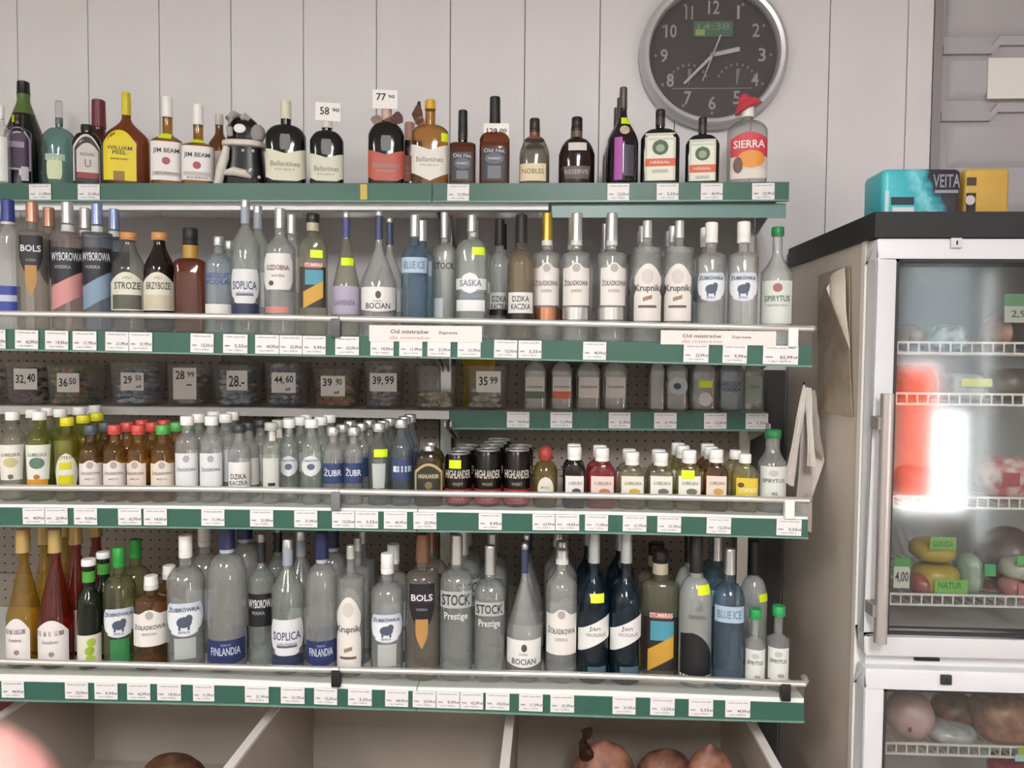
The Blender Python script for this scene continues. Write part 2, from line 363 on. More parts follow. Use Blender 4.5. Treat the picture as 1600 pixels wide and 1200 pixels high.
# chrome guard rails with a clear strip below
XJ2 = unp(532, 780, YD).x
def guard(sh, a, b, label, clipmat, end):
    Y = YD-.006; t = thing('shelf_guard', label, 'rail', (a, Y, zX(sh, 'deck', a))); z00 = zX(sh, 'deck', a)
    n = 8; pts = [(a+(b-a)*i/n) for i in range(n+1)]
    P = [(X-a, 0, zX(sh, 'rail', X)-z00) for X in pts]
    if end: P += [(b-a+.006, .012, P[-1][2]+.001), (b-a+.008, .03, P[-1][2]+.002)]
    link('rail', MB().tube(P, (.0068), 10), CHROME, t)
    rings = [[(X-a, .001, zX(sh, 'deck', X)-z00+.001), (X-a, .004, zX(sh, 'deck', X)-z00+.001), (X-a, .004, zX(sh, 'rail', X)-z00-.004), (X-a, .001, zX(sh, 'rail', X)-z00-.004)] for X in pts]
    link('clear_strip', MB().rings(rings), ACRYL, t)
    xs = [a+.004] if not end else [b-.02-.02]
    if not end: xs = [b-.006]
    for X in xs:
        zt = zX(sh, 'rail', X)-z00; zb = zX(sh, 'deck', X)-z00
        link('clip', bevel(MB().box(X-a-.010, X-a+.010, -.009, .008, zb-.004, zt+.001).mesh('clip'), .002), clipmat, t)
for sh, nm, cm, cj in (('second', 'second', WHITE, mat('55585A', .4)), ('fourth', 'fourth', WHITE, mat('77767A', .4)), ('bottom', 'lowest', BLACK, BLACK)):
    guard(sh, XL, XJ2-.001, f'chrome guard rail along the {nm} shelf as far as its middle joint clip', cj, False)
    guard(sh, XJ2+.001, S[sh]['XR'], f'chrome guard rail along the {nm} shelf ending beside the fridge', cm, True)
# ------------------------------------------------------------------ bottles
LIME = 'D9F01E'
FR = {}                                      # front things per shelf: (px, short)
OCC = {k: [] for k in S}
def sect(a, b, n, seg=24):
    pts = []
    for j in range(seg):
        t = 2*PI*(j+.5)/seg - PI/2; c, s = math.cos(t), math.sin(t)
        pts.append((a*math.copysign(abs(c)**(2/n), c), b*math.copysign(abs(s)**(2/n), s)))
    return pts
def ease(t, k):
    if k == 'cone': return 1-t
    if k == 'round': return .75*math.sqrt(max(0, 1-t*t))+.25*(1-t)
    if k == 'dome': return math.sqrt(max(0, 1-t**2.2))
    if k == 'bell': return (1-t)**1.5
    return .5*(1+math.cos(PI*t))
class Shape:                                 # half width, half depth and roundness of a bottle at each height
    def __init__(s, H, R, zs, zn, zc, rn, n, d, k, taper=1.0):
        s.H, s.R, s.zs, s.zn, s.zc, s.rn, s.n, s.d, s.k, s.taper = H, R, zs, zn, zc, rn, n, d, k, taper
    def at(s, z):
        if z <= s.zs:
            e = 1.0; w = s.taper+(1-s.taper)*z/max(s.zs, 1e-6)
        elif z >= s.zn: e, w = 0.0, 1
        else: e = ease((z-s.zs)/(s.zn-s.zs), s.k); w = 1
        a = s.rn+(s.R-s.rn)*e; D = s.R*s.d; b = s.rn+(D-s.rn)*e; n = 2+(s.n-2)*min(1, e*1.6)
        return a*w, b*w, n
    def body(s):
        zs = [0, .0035, .008]; R = s.R
        m = max(2, int(4)); zs += [s.zs*i/m for i in range(1, m+1)]
        zs += [s.zs+(s.zn-s.zs)*i/9 for i in range(1, 10)]
        zs += [s.zn+(s.zc-s.zn)*.5, s.zc, s.zc+.004]
        rings = []
        for i, z in enumerate(zs):
            a, b, n = s.at(z)
            f = (.88, .965, 1)[i] if i < 3 else 1
            rings.append([(x*f, y*f, z) for x, y in sect(a, b, n)])
        return MB().rings(rings)
    def front(s, x, z, off=.0006):
        a, b, n = s.at(z); a += off; b += off
        q = min(abs(x)/a, .995); return -b*(1-q**n)**(1/n)
def patch(sp, kind, x0, x1, z0, z1, off=.0006, nu=12, nv=8):
    xc, hw = (x0+x1)/2, (x1-x0)/2; m = MB(); h = z1-z0
    def wf(v):
        if kind in ('oval', 'round'): return max(.02, math.sqrt(max(0, 1-(2*v-1)**2)))
        if kind == 'shield': return 1 if v > .75 else max(.03, (v/.75)**.75)
        if kind == 'spade': return 1 if v > .62 else max(.02, math.sin(v/.62*PI/2))
        if kind == 'trap': return .86+.14*v
        if kind == 'drop': return max(.03, min(1, math.sqrt(max(0, 1-((v-.35)/.65)**2))) if v > .35 else .85+.15*v/.35)
        if kind == 'buffalo': return max(.05, math.sqrt(max(0, 1-((v-.55)/.56)**2)))*.35+.65 if .12 < v else .75
        if kind == 'tall': return 1 if v < .62 else (.72+.28*math.sqrt(max(0, 1-((v-.8)/.2)**2)) if v > .62 else 1)
        if kind == 'tag8': return .8+.2*min(1, min(v, 1-v)/.2)
        return 1
    def top(u):
        if kind in ('arch', 'tall'): return 1-.28*u*u if kind == 'arch' else 1-.12*u*u
        if kind == 'bump': return .88+.12*max(0, 1-(u/.45)**2)**.5 if abs(u) < .45 else .88
        if kind in ('chev', 'chevb'): return 1-.16*(1-abs(u))
        if kind == 'slant': return .8+.2*u
        if kind == 'piano': return .35+.65*math.sqrt(max(0, 1-((u+.35)/1.36)**2)) if u > -.35 else 1-.1*abs(u+.35)
        return 1
    def bot(u):
        if kind == 'chevb': return .22*abs(u)
        if kind == 'chev': return .12*max(0, abs(u)-.6)/.4
        if kind in ('rbot', 'buffalo'): return .10*u*u
        if kind == 'slant': return .2+.2*u
        return 0
    for i in range(nv+1):
        v = i/nv
        for j in range(nu+1):
            u = math.sin((j/nu*2-1)*PI/2)*.5+(j/nu*2-1)*.5
            vv = v*top(u)+(1-v)*bot(u); x = xc+hw*wf(v)*u; z = z0+h*vv
            lim = sp.at(z)[0]*.985; x = max(-lim, min(lim, x))
            m.v.append((x, sp.front(x, z, off), z))
    for i in range(nv):
        for j in range(nu):
            a = i*(nu+1)+j; m.f.append((a, a+1, a+nu+2, a+nu+1))
    return m
def wrap_text(sp, s, xc, zc, w, h, off=.0011):
    vs, fs = text_mesh(s); m = MB()
    for x, z in vs:
        X = xc+x*w; Z = zc+z*h; lim = sp.at(Z)[0]*.985; X = max(-lim, min(lim, X))
        m.v.append((X, sp.front(X, Z, off), Z))
    m.f = list(fs); return m
def capmesh(z0, z1, r, kind='screw', r2=None):
    m = MB(); h = z1-z0; r2 = r2 or r
    if kind == 'capsule': pr = [(z0, r*1.04), (z0+h*.2, r), (z1-.004, r2*.96), (z1-.002, r2*.97), (z1, r2*.86)]
    elif kind == 'bar': pr = [(z0, r), (z1-.003, r), (z1, r*.9)]
    elif kind == 'round': pr = [(z0, r*.9), (z0+h*.2, r), (z0+h*.6, r), (z0+h*.85, r*.8), (z1, r*.4)]
    else: pr = [(z0, r*.97), (z0+.0012, r), (z0+h*.22, r), (z0+h*.24, r*.94), (z0+h*.28, r), (z1-.002, r), (z1, r*.9)]
    return m.lathe(pr, 18)
def place_y(sh, X, Y, a, b):
    for _ in range(60):
        hit = [o for o in OCC[sh] if abs(o[0]-X) < o[2]+a+.0008 and abs(o[1]-Y) < o[3]+b+.0008 and ((X-o[0])/(o[2]+a+.0008))**2+((Y-o[1])/(o[3]+b+.0008))**2 < 1 + (.5 if o[4] or b < .7*a else 0)]
        if not hit: return Y
        Y += .004
    return Y
def B(sh, cx, top, w, g, lab, short, cap=('F2F1EE', None, None), sy=None, ny=None, nw=.38, n=2, d=1.0, k='smooth', P=(), T=(), cat='bottle', name='bottle',
      group=None, row=0, ck='screw', behind=0, rot=None, taper=1.0, G=(), stk=(), blab=None, jit=.006, step=None, Y=None, extra=None):
    s = S[sh]; group = group or {'top': 'spirits on the topmost shelf', 'second': 'spirits on the second shelf', 'tubs': 'flasks on the middle shelf', 'fourth': 'miniatures on the fourth shelf', 'bottom': 'spirits on the lowest shelf'}[sh]
    Yw = Y or (s['Y']+.022 + w/F*s['Y']*.5*d + row*.08)
    for _ in range(3):
        pb = s['deck'](cx); X = unp(cx, top+(pb-top)*.6, Yw).x
        for fr_ in (.99, .97, .95, .93, .91):
            R = w/2/F*Yw*fr_; Yn = place_y(sh, X, Yw, R, R*d)
            if Yn == Yw: break
        if abs(Yn-Yw) < 1e-6: break
        Yw = Yn
    OCC[sh].append((X, Yw, R, R*d, n > 3))
    Z = zX(sh, 'deck', X)+.0006
    base = prj((X, Yw, Z))[1]; H = unp(cx, top, Yw).z-Z
    q = H/(base-top); mpx = 2*R/w
    zz = lambda py: (base-py)*q
    xx = lambda px: (px-cx)*mpx
    cy = cap[1] or top+(base-top)*.13
    sy = sy or top+(base-top)*.42; ny = ny or top+(base-top)*.26
    cw = cap[2] or w*.42
    sp = Shape(H, R, zz(sy), zz(ny), zz(cy), min(nw*R, cw*mpx*.47), n, d, k, taper)
    ang = math.atan2(X, Yw)
    rz = -ang*.75 if rot is None else rot
    t = thing(name, lab, cat, (X, Yw, Z), rz, group)
    gm = g if not isinstance(g, str) else glass(g)
    link('body', sp.body(), gm, t)
    if cap[0]:
        cm = cap[0] if not isinstance(cap[0], str) else mat(cap[0], .35, .0)
        link('cap', capmesh(sp.zc, H, cw/2*mpx, ck), cm, t)
    for (nm, col, y0, y1, rr) in G:            # bands around the bottle
        z0, z1 = zz(y1), zz(y0); m = MB(); rings = []
        for i in range(7):
            z = z0+(z1-z0)*i/6; a, b, nn = sp.at(z); rings.append(sect(a*rr+.0005, b*rr+.0005, nn)); rings[-1] = [(x, y, z) for x, y in rings[-1]]
        link(nm, m.rings(rings, False, False), mat(col, .4) if isinstance(col, str) else col, t)
    lab_o = None
    for i, pp in enumerate(P):
        kd, xa, xb, ya, yb2, col = pp[:6]; nm = pp[6] if len(pp) > 6 else ('label' if lab_o is None else 'print')
        o = link(nm, patch(sp, kd, xx(xa), xx(xb), zz(yb2), zz(ya), .0006+.0002*i, *((12, 12) if kd in ('oval', 'round', 'buffalo', 'drop', 'spade') else (12, 8) if (xb-xa)*(yb2-ya) > 300 else (6, 5))), mat(col, .5) if isinstance(col, str) else col, lab_o if (lab_o and nm == 'print') else t)
        if lab_o is None and nm == 'label': lab_o = o
    for (xa, xb, ya, yb2) in stk:
        link('price_sticker', patch(sp, 'rect', xx(xa), xx(xb), zz(yb2), zz(ya), .0016, 6, 2), mat(LIME, .5), t)
    for (st, xc, yc, tw, th, col) in T:
        link('lettering', wrap_text(sp, st, xx(xc), zz(yc), tw*mpx, th*q, .0006+.0002*(len(P)+1)), mat(col, .5), lab_o or t)
    if extra: extra(t, sp, xx, zz, mpx)
    FR.setdefault(sh, []).append((cx, short))
    # bottles of the same kind queued behind it
    yb = Yw; kids = list(t.children); ords = ('just', 'second', 'third', 'fourth')
    for i in range(behind):
        yb = yb+(step or max(2*R*d+.008, .062)); Xb = X+R_.uniform(-jit, jit)
        yb = place_y(sh, Xb, yb, R, R*d)
        if yb+R*d > YBK-.03: break
        OCC[sh].append((Xb, yb, R, R*d, n > 3))
        c = t.copy(); COL.objects.link(c); c.location = (Xb, yb, zX(sh, 'deck', Xb)+.0006); c.rotation_euler = (0, 0, rz+R_.uniform(-.5, .5))
        del c['label']; tag(c, f"{blab or 'same kind of bottle'} {('directly', 'second', 'third', 'fourth')[i]} behind the {short}", cat, group)
        for ch in kids:
            if ch.name.split('.')[0] in ('price_sticker', 'price_card'): continue
            cc = ch.copy(); COL.objects.link(cc); cc.parent = c
    return t, sp, xx, zz
def card(t, sp, xx, zz, x0, x1, y0, y1, yoff, text, col='F4F2EE', tcol='23242A', n=None):
    m = MB().box(xx(x0), xx(x1), yoff-.0008, yoff, zz(y1), zz(y0))
    c = link('price_card', m, mat(col, .6), t)
    for s, xc, yc, tw, th in text:
        l = MB(); text_flat(l, s, tw/(x1-x0)*(xx(x1)-xx(x0)), th*abs(zz(1)-zz(0)), (xx(xc), yoff-.0013, zz(yc)), (1, 0, 0), (0, 0, 1))
        link('lettering', l, mat(tcol, .6), c)
DK = lambda h, r=.1: mat(h, r, 0, .35, coat=.15)
SIL = mat('D2D3D2', .28, .85); GOLD = mat('C9A24A', .3, .8); COPPER = mat('C08468', .3, .8)
CL = glass('F7F9F7', .6, .25, 1.3, milk=.13, gl=1.7); CLB = glass('E0EDF4', .6, .25, 1.3, milk=.13, gl=1.7); CLG = glass('EBF3ED', .6, .25, 1.3, milk=.13, gl=1.7)
# ------------------------------------------------------------------ topmost shelf
CR = 'E9E4CF'
B('top', 2, 165, 26, CL, 'clear bottle with plain white label at the near end of the topmost shelf', 'white-labelled end bottle', (WHITE, 185, 11), 205, 190, P=[('rect', -9, 12, 216, 285, 'E9E9E6')], Y=1.845)
B('top', 38, 128, 66, DK('131A14'), 'tall dark green bottle with black foil top, tallest on the topmost shelf', 'tall dark green bottle', (DK('1B1416', .3), 148, 19), 225, 160, .34, k='cone', ck='capsule', Y=1.96, G=[('neck_foil', '4E6B2E', 148, 180, 1.0)])
B('top', 27, 178, 42, DK('1C1420'), 'squat dark bottle with plum label in a silver outline and lime sticker', 'plum-labelled dark bottle', (DK('2A2018', .3), 192, 17), 208, 196, n=3, d=.7,
  P=[('arch', 10, 47, 200, 268, 'BDB9C4'), ('arch', 12, 45, 203, 265, '3B2A44', 'print'), ('rect', 12, 38, 224, 233, 'A58BAA', 'print'), ('rect', 33, 44, 262, 284, 'C6C4CC', 'print')], stk=[(5, 23, 182, 193)])
B('top', 93, 158, 52, glass('7FA9A4', .55), 'aqua tinted gin bottle with clear stopper and small pale green label', 'aqua gin bottle', (glass('E4E8E6', .8), 187, 11), 222, 200, .42, k='round', ck='bar',
  G=[('collar', '5A6A6C', 186, 196, 1.02)], P=[('tag8', 78, 100, 252, 285, 'C9D4AE'), ('rect', 76, 104, 246, 256, '9FB8A6', 'print')])
B('top', 155, 157, 42, DK('3A1518'), 'dark bottle with tall maroon foil neck behind the flat white-outlined bottle', 'maroon-necked bottle', (mat('6B2430', .4), 200, 21), 235, 205, .46, ck='capsule', Y=1.95)
B('top', 137, 196, 42, DK('241214'), 'flat dark bottle with grey arched label and maroon foot band', 'grey arch-labelled flat bottle', (BLACK, 206, 19), 226, 208, n=4, d=.6, k='round',
  P=[('arch', 118, 156, 212, 286, 'CFCFCB'), ('arch', 120, 155, 216, 286, '2A1518', 'print'), ('arch', 123, 154, 226, 272, 'C9C4C0', 'print'), ('rect', 124, 154, 272, 281, '8E3036', 'print')], T=[('ROYAL', 139, 244, 20, 5, '6D6668'), ('U', 139, 258, 9, 12, '77706E')])
B('top', 198, 145, 68, glass('8E4A22', .45, .2), 'amber flat bottle with big yellow arched label and yellow neck', 'yellow-labelled amber bottle', (mat('D3BE22', .4), 181, 14), 222, 184, .24, n=3.2, d=.55, k='smooth', ck='capsule',
  P=[('arch', 166, 214, 207, 286, 'DCC81C'), ('rect', 181, 197, 272, 286, '8C6B22', 'print')], T=[('WILLIAM', 190, 236, 36, 6, '4A3A10'), ('PEEL', 190, 243, 20, 6, '4A3A10'), ('BLENDED WHISKY', 190, 253, 26, 3, '6A5A18')])
def beam(cx, top, lab, short, st, y0):
    B('top', cx, top, 48, glass('BC8030', .5, .15), lab, short, (WHITE, top+32, 16), y0, top+56, .44, n=4, d=.9, k='smooth', ck='capsule',
      P=[('rect', cx-24, cx+24, y0, 286, 'E8E3E4'), ('round', cx-6, cx+6, y0+24, y0+36, '9C4A48', 'print'), ('rect', cx-20, cx+20, 273, 279, 'B9B5AE', 'print')],
      T=[('JIM BEAM', cx, y0+15, 38, 9, '3A2E30'), ('BOURBON', cx, y0+49, 30, 4, '7B6F62')], stk=st)
beam(262, 152, 'bourbon with white cap, big white label and lime sticker on its neck', 'white-capped bourbon with lime sticker', [(250, 269, 211, 221)], 226)
beam(310, 164, 'bourbon with white cap and white label, lime band around its neck base', 'lower white-capped bourbon beside it', [(300, 320, 220, 227)], 233)
B('top', 343, 178, 34, glass('7A4A22', .4, .2), 'amber bottle half hidden behind the black and white sculpted decanter', 'half hidden amber bottle', (mat('D8D4CC', .4), 196, 13), 230, 206, P=[('rect', 326, 350, 240, 286, 'D8CFCF')], Y=1.95)
# sculpted black and white decanter
Yd = 1.865; base = unp(382, 287, Yd); q = Yd/F
t = thing('decanter', 'black bottle with sculpted white bands and straps like a seated figure', 'bottle', (base.x, Yd, zX('top', 'deck', base.x)+.0006), -base.x/2*.5, 'spirits on the topmost shelf')
FR['top'].append((380, 'black and white sculpted decanter'))
OCC['top'].append((base.x, Yd, .045, .03, True))
lx = lambda px: (px-382)*q; lz = lambda py: (286.5-py)*q
bm_ = MB()
rr = [(286.5, 33, 22), (284, 35, 23), (258, 33, 22), (232, 30, 20), (222, 30, 20), (214, 30, 19), (212, 26, 17), (196, 24, 16), (184, 20, 14), (177, 12, 9), (174, 4, 4)]
link('body', bm_.rings([[(x, y, lz(py)) for x, y in sect(a*q, b*q, 2.6)] for py, a, b in rr]), DK('141214', .3), t)
wc = mat('D9D2C8', .5, noise=.1, scale=60)
link('collar_band', MB().rings([[(x, y, lz(py)) for x, y in sect(a*q, b*q, 2.6)] for py, a, b in ((225, 30, 21), (223, 33, 24), (216, 33, 24), (214, 29, 20))]), wc, t)
link('strap', MB().tube([(lx(346), -.028, lz(286)), (lx(352), -.037, lz(262)), (lx(357), -.036, lz(245)), (lx(360), -.034, lz(228))], [.0105, .0115, .011, .008], 10), wc, t)
link('strap', MB().tube([(lx(356), -.034, lz(268)), (lx(372), -.043, lz(266)), (lx(388), -.042, lz(269)), (lx(396), -.035, lz(273))], [.006, .011, .010, .004], 10), wc, t)
link('hood', MB().tube([(lx(366), -.031, lz(211)), (lx(364), -.033, lz(198)), (lx(363), -.030, lz(184)), (lx(370), -.018, lz(175)), (lx(378), -.004, lz(176))], [.006, .008, .009, .009, .006], 10), mat('A7A29E', .6), t)
link('hood', MB().tube([(lx(380), -.02, lz(181)), (lx(386), -.022, lz(178)), (lx(392), -.018, lz(182))], [.006, .009, .006], 10), mat('A7A29E', .6), t)
link('badge', MB().rings([[(lx(379)+9*q*c*math.cos(2*PI*j/16), yy, lz(198)+7*q*c*math.sin(2*PI*j/16)) for j in range(16)] for yy, c in ((-.014, 1), (-.030, 1), (-.032, .7))]), mat('F0EFEB', .3), t)
for px, py in ((384, 232), (399, 232), (408, 272), (407, 283)): link('stud', MB().lathe([(-.004, .0005), (-.003, .003), (0, .0042), (.003, .003), (.004, .0005)], 8, (lx(px), -.031, lz(py))), mat('C9CDCB', .3), t)
link('pouch', MB().rings([[(lx(405)+x, y-.018, lz(py)) for x, y in sect(a*q, b*q, 2.4)] for py, a, b in ((214, 8, 6), (206, 12, 9), (196, 10, 8), (190, 5, 4))]), mat('8F8C8C', .6), t)
def ball(cx, top, w, gc, lc, capc, lab, short, sy, ly, extra=None, T='Ballantines', stk=(), chev='chev', crest=True, Y=None, capw=17, ny=None, cy=None, extra2=None):
    P = [(chev, cx-w*.49, cx+w*.49, ly, 286, lc)]
    if crest: P.append(('tag8', cx-8, cx+8, ly-22, ly+2, '6A6E6C', 'crest'))
    return B('top', cx, top, w, gc, lab, short, (capc, cy or top+29, capw), sy, ny or top+38, .29, n=3.4, d=.6, k='round', ck='capsule', P=P, T=[(T, cx, ly+24, w*.72, 8, '8A8A80'), ('FINEST', cx, ly+33, w*.5, 3, '9B9A8E')], stk=stk, extra=extra, Y=Y)
ball(447, 158, 62, DK('12120F'), 'DAD9C2', mat('DAD8C2', .4), 'larger black whisky bottle with cream pointed label and cream cap', 'larger cream-labelled black bottle', 214, 236)
ball(511, 190, 52, DK('101110'), 'D8D8C4', mat('D6D4C4', .4), 'smaller black whisky bottle with cream label under a handwritten price card', 'small cream-labelled black bottle', 222, 243, ny=205, cy=201,
     extra=lambda t, sp, xx, zz, m: card(t, sp, xx, zz, 494, 532, 163, 191, -.012, [('58', 508, 176, 14, 12), ('90', 525, 174, 11, 6)]))
ball(640, 192, 40, DK('2A1210'), 'A85446', mat('B08478', .4), 'second coral-labelled black bottle half hidden in the second row', 'hidden coral bottle', 222, 240, Y=1.97, crest=False)
def bow(cols, cx_, cy_, sx):
    def ex(t, sp, xx, zz, m):
        for i, (dx, dy, rx, rz_, c) in enumerate(cols):
            mb = MB(); cxm, czm = xx(cx_+dx), zz(cy_+dy); a = rx*m; b = rz_*m; n = 10
            f = [(cxm+a*math.cos(2*PI*j/n)*(1+.25*math.sin(3*j)), -.016+.006*math.sin(2.1*j+i), czm+b*math.sin(2*PI*j/n)) for j in range(n)]
            mb.rings([f, [(x, y+.002, z) for x, y, z in f]]); link('gift_tag', mb, mat(c, .7, noise=.35, scale=90), t)
    return ex
def ex_red(t, sp, xx, zz, m):
    bow([(18, 0, 9, 10, '5A3A34'), (8, 4, 9, 6, '7A5148'), (-14, 4, 8, 8, '9C8578')], 603, 187, 1)(t, sp, xx, zz, m)
    card(t, sp, xx, zz, 583, 621, 144, 173, -.014, [('77', 596, 155, 15, 11), ('90', 612, 154, 10, 5)])
ball(604, 168, 57, DK('121112'), 'B5594B', mat('C9A79A', .4), 'black whisky bottle with coral red label under a handwritten price card', 'coral-labelled black bottle', 214, 238, extra=ex_red, cy=190, ny=192)
ball(672, 157, 58, glass('C08A48', .55, .2), 'E4DFD6', mat('D2A52E', .35), 'amber whisky bottle with gold cap, white pointed label and brown gift tag', 'gold-capped amber bottle', 208, 229, chev='chevb', cy=172, ny=196, crest=False, stk=[(690, 700, 212, 225)],
     extra=bow([(-19, -2, 8, 15, '5B3A24'), (-15, 8, 7, 8, '9A6B4C'), (-17, -16, 3, 8, '2E2A26')], 672, 185, 1))
def jack(cx, top, w, lab, short, ly, cy, ex=None):
    B('top', cx, top, w, glass('7A4026', .45, .15), lab, short, (BLACK, cy, w*.36), ly-14, cy+14, .36, n=6, d=.95, k='round', ck='capsule', G=[('neck_foil', '241C1A', cy-1, cy+10, 1.03)],
      P=[('rect', cx-w*.42, cx+w*.42, ly, 286, '2B2C31'), ('oval', cx-w*.3, cx+w*.3, ly+8, ly+26, '5A5E66', 'print'), ('rect', cx-w*.22, cx+w*.22, ly+28, 284, '6D7178', 'print')], T=[('Old No.', cx, ly+5, w*.7, 6, 'B9BCC2'), ('WHISKEY', cx, ly+17, w*.42, 4, 'C3C6CB')], extra=ex)
jack(723, 173, 41, 'smaller square brown bottle with black label and black neck', 'small black-labelled square bottle', 243, 210)
jack(773, 152, 47, 'larger square brown bottle with black label and price card on its neck', 'large black-labelled square bottle', 236, 193, lambda t, sp, xx, zz, m: card(t, sp, xx, zz, 756, 795, 197, 225, -.022, [('129', 769, 209, 16, 9), ('00', 786, 208, 11, 6)]))
B('top', 835, 186, 47, glass('B9B7AC', .5), 'clear round-shouldered bottle with brown cap and cream label', 'cream-labelled clear bottle', (mat('2A1C18', .4), 209, 16), 244, 214, .40, k='round', n=2.6, d=.7, G=[('neck_band', '7A4A34', 208, 220, 1.02)],
  P=[('rect', 813, 853, 259, 286, 'DDD0AE')], T=[('NOBLES', 833, 271, 34, 8, '8C7B50')], behind=1, blab='brown-capped bottle', Y=1.86, jit=.001)
B('top', 901, 184, 56, DK('20120F'), 'dark brown bulbous bottle with white neck tag and silver print', 'brown bulbous bottle', (mat('1A1412', .4), 206, 17), 244, 216, .34, k='round', n=2.4, d=.75, G=[('neck_band', '6B5242', 206, 216, 1.03)],
  P=[('rect', 888, 916, 227, 240, 'D8D2CC', 'neck_tag'), ('trap', 880, 922, 264, 284, '59504B')], T=[('RESERVE', 901, 273, 36, 7, 'A79F99')], behind=1, blab='dark brown bottle', jit=.001)
B('top', 973, 137, 48, DK('1E141C'), 'tall plum-black sparkling bottle with magenta stripe and lime sticker', 'magenta-striped bottle', (mat('57504E', .4, .3), 170, 12), 226, 176, .27, k='smooth', ck='capsule',
  P=[('rect', 960, 972, 220, 286, 'A650A2'), ('rect', 974, 990, 232, 280, '4A4654', 'print'), ('round', 968, 983, 200, 216, 'BDB29A', 'emblem')], stk=[(970, 986, 186, 197)], behind=2, blab='dark bottle', jit=.001, step=.075, Y=1.842)
def jag(cx, top, w, lab, short, ly, cr, x0):
    B('top', cx, top, w, DK('0F1611'), lab, short, (mat('241C18', .4), top+14, w*.25), ly+8, ly-10, .26, n=6, d=.6, k='round', G=[('neck_foil', '3A2E26', top+14, top+25, 1.02)],
      P=[('rect', cx-w*.39, cx+w*.39, ly, 286, 'C9CFC0'), ('rect', cx-w*.33, cx+w*.33, ly+5, 286, 'E6E6D6', 'print'), ('round', cx-cr, cx+cr, ly+23-cr, ly+23+cr, '3F5A3C', 'print'), ('oval', cx-cr*.55, cx+cr*.55, ly+18, ly+30, '8FA283', 'print'), ('rect', cx-w*.39, cx+w*.39, ly+40, ly+52, 'D0603A', 'print'), ('rect', cx-w*.2, cx+w*.2, ly+57, ly+62, 'B9B9B2', 'print')],
      T=[('HERBAL', cx, ly+46, w*.5, 4, 'E9D8C8')])
jag(1031, 172, 59, 'larger dark green square bottle with framed label and orange band', 'larger orange-banded green bottle', 212, 12, 0)
jag(1097, 184, 51, 'smaller dark green square bottle with framed label and orange band', 'smaller orange-banded green bottle', 221, 11, 0)
def hat(t, sp, xx, zz, m):
    mb = MB(); cxm, czm = xx(1163), zz(158)
    prof = [(-.024, .002), (-.021, .026), (-.004, .020), (.002, .012), (.012, .010), (.018, .004)]
    mb.lathe(prof, 18)
    M = Matrix.Translation((cxm, 0, czm)) @ Matrix.Rotation(math.radians(-24), 4, 'Y') @ Matrix.Diagonal((1.3, 1, .95, 1))
    mb.v = [tuple(M @ Vector(v)) for v in mb.v]; link('hat_cap', mb, mat('C23A44', .45), t)
B('top', 1167, 160, 60, glass('D6D8D4', .5), 'clear tequila bottle with red hat cap and red orange label', 'red-hatted tequila bottle', (WHITE, 184, 19), 206, 190, .36, n=3, d=.75, k='round', ck='bar',
  P=[('arch', 1142, 1196, 212, 282, 'D2CFC8'), ('arch', 1142, 1196, 212, 250, 'C93C4A', 'print'), ('oval', 1152, 1192, 240, 268, 'E0943A', 'print'), ('rect', 1143, 1193, 270, 284, 'DED6CC', 'print'), ('oval', 1146, 1160, 250, 276, '6A5148', 'print')],
  T=[('SIERRA', 1169, 231, 46, 12, 'F2E6DE')], extra=hat)
# ------------------------------------------------------------------ second shelf
BLU = mat('2C3C86', .35); BAND = '23242C'
def bols(sh, cx, top, w, lab, short, y0, y1, cy, capc, ty, tip):
    x = w*.36
    B(sh, cx, top, w, glass('E2DACF', .45), lab, short, (capc, cy, w*.4), y0-4, cy+12, .34, n=2.4, d=.9, k='round', ck='capsule',
      P=[('spade', cx-x, cx+x, y0, y1, '19151C'), ('rect', cx-x*.9, cx+x*.9, ty-6, ty+7, '2C262E', 'print'), ('spade', cx-x*.5, cx+x*.5, y1-26, tip, 'B0854C', 'print')], T=[('BOLS', cx, ty, x*1.7, 10, 'E6E4E6'), ('VODKA', cx, ty+18, x*.9, 4, '9A929C')], behind=1, blab='copper-capped vodka')
bols('second', 52, 316, 46, 'clear vodka with rose copper cap and black shield label over gold', 'rose-capped shield-label vodka', 370, 442, 347, mat('B98A74', .3, .6), 390, 464)
B('second', 14, 312, 46, CL, 'clear vodka bottle with royal blue cap and blue foot label', 'blue-capped clear vodka', (BLU, 346, 20), 372, 352, .38, ck='capsule', P=[('rect', -8, 32, 448, 488, '3A48A0'), ('rect', -8, 28, 462, 472, 'C3C6DC', 'print')], G=[('neck_ring', 'C9CBD4', 347, 351, 1.05)], behind=0)
def wyb(sh, cx, top, w, lab, short, capc, tint, ly, low):
    B(sh, cx, top, w, tint, lab, short, (capc, top+33, w*.38), ly-30, top+46, .36, k='smooth', ck='capsule', G=[('neck_label', 'C9CBC6', top+36, top+47, 1.03)],
      P=[('rect', cx-w*.48, cx+w*.48, ly-6, ly+50, BAND), ('slant', cx-w*.46, cx+w*.46, ly+30, ly+92, low, 'print')] if low else [('rect', cx-w*.46, cx+w*.46, ly-8, ly+44, '141416')],
      T=[('WYBOROWA', cx, ly+8, w*.9, 13, 'DADCE0'), ('VODKA', cx-w*.1, ly+24, w*.5, 5, 'A9A9AE')], behind=1, blab='silver-capped vodka')
wyb('second', 107, 316, 48, 'clear vodka with silver cap, black name band and rosy pink lower label', 'pink-bottomed band-label vodka', SIL, glass('E8D8D4', .5), 395, 'C98C8A')
wyb('second', 153, 318, 44, 'clear vodka with silver blue cap, black name band and bluish lower label', 'blue-bottomed band-label vodka', mat('8E9BC4', .3, .6), glass('C2D2E2', .5), 395, '7C93A8')
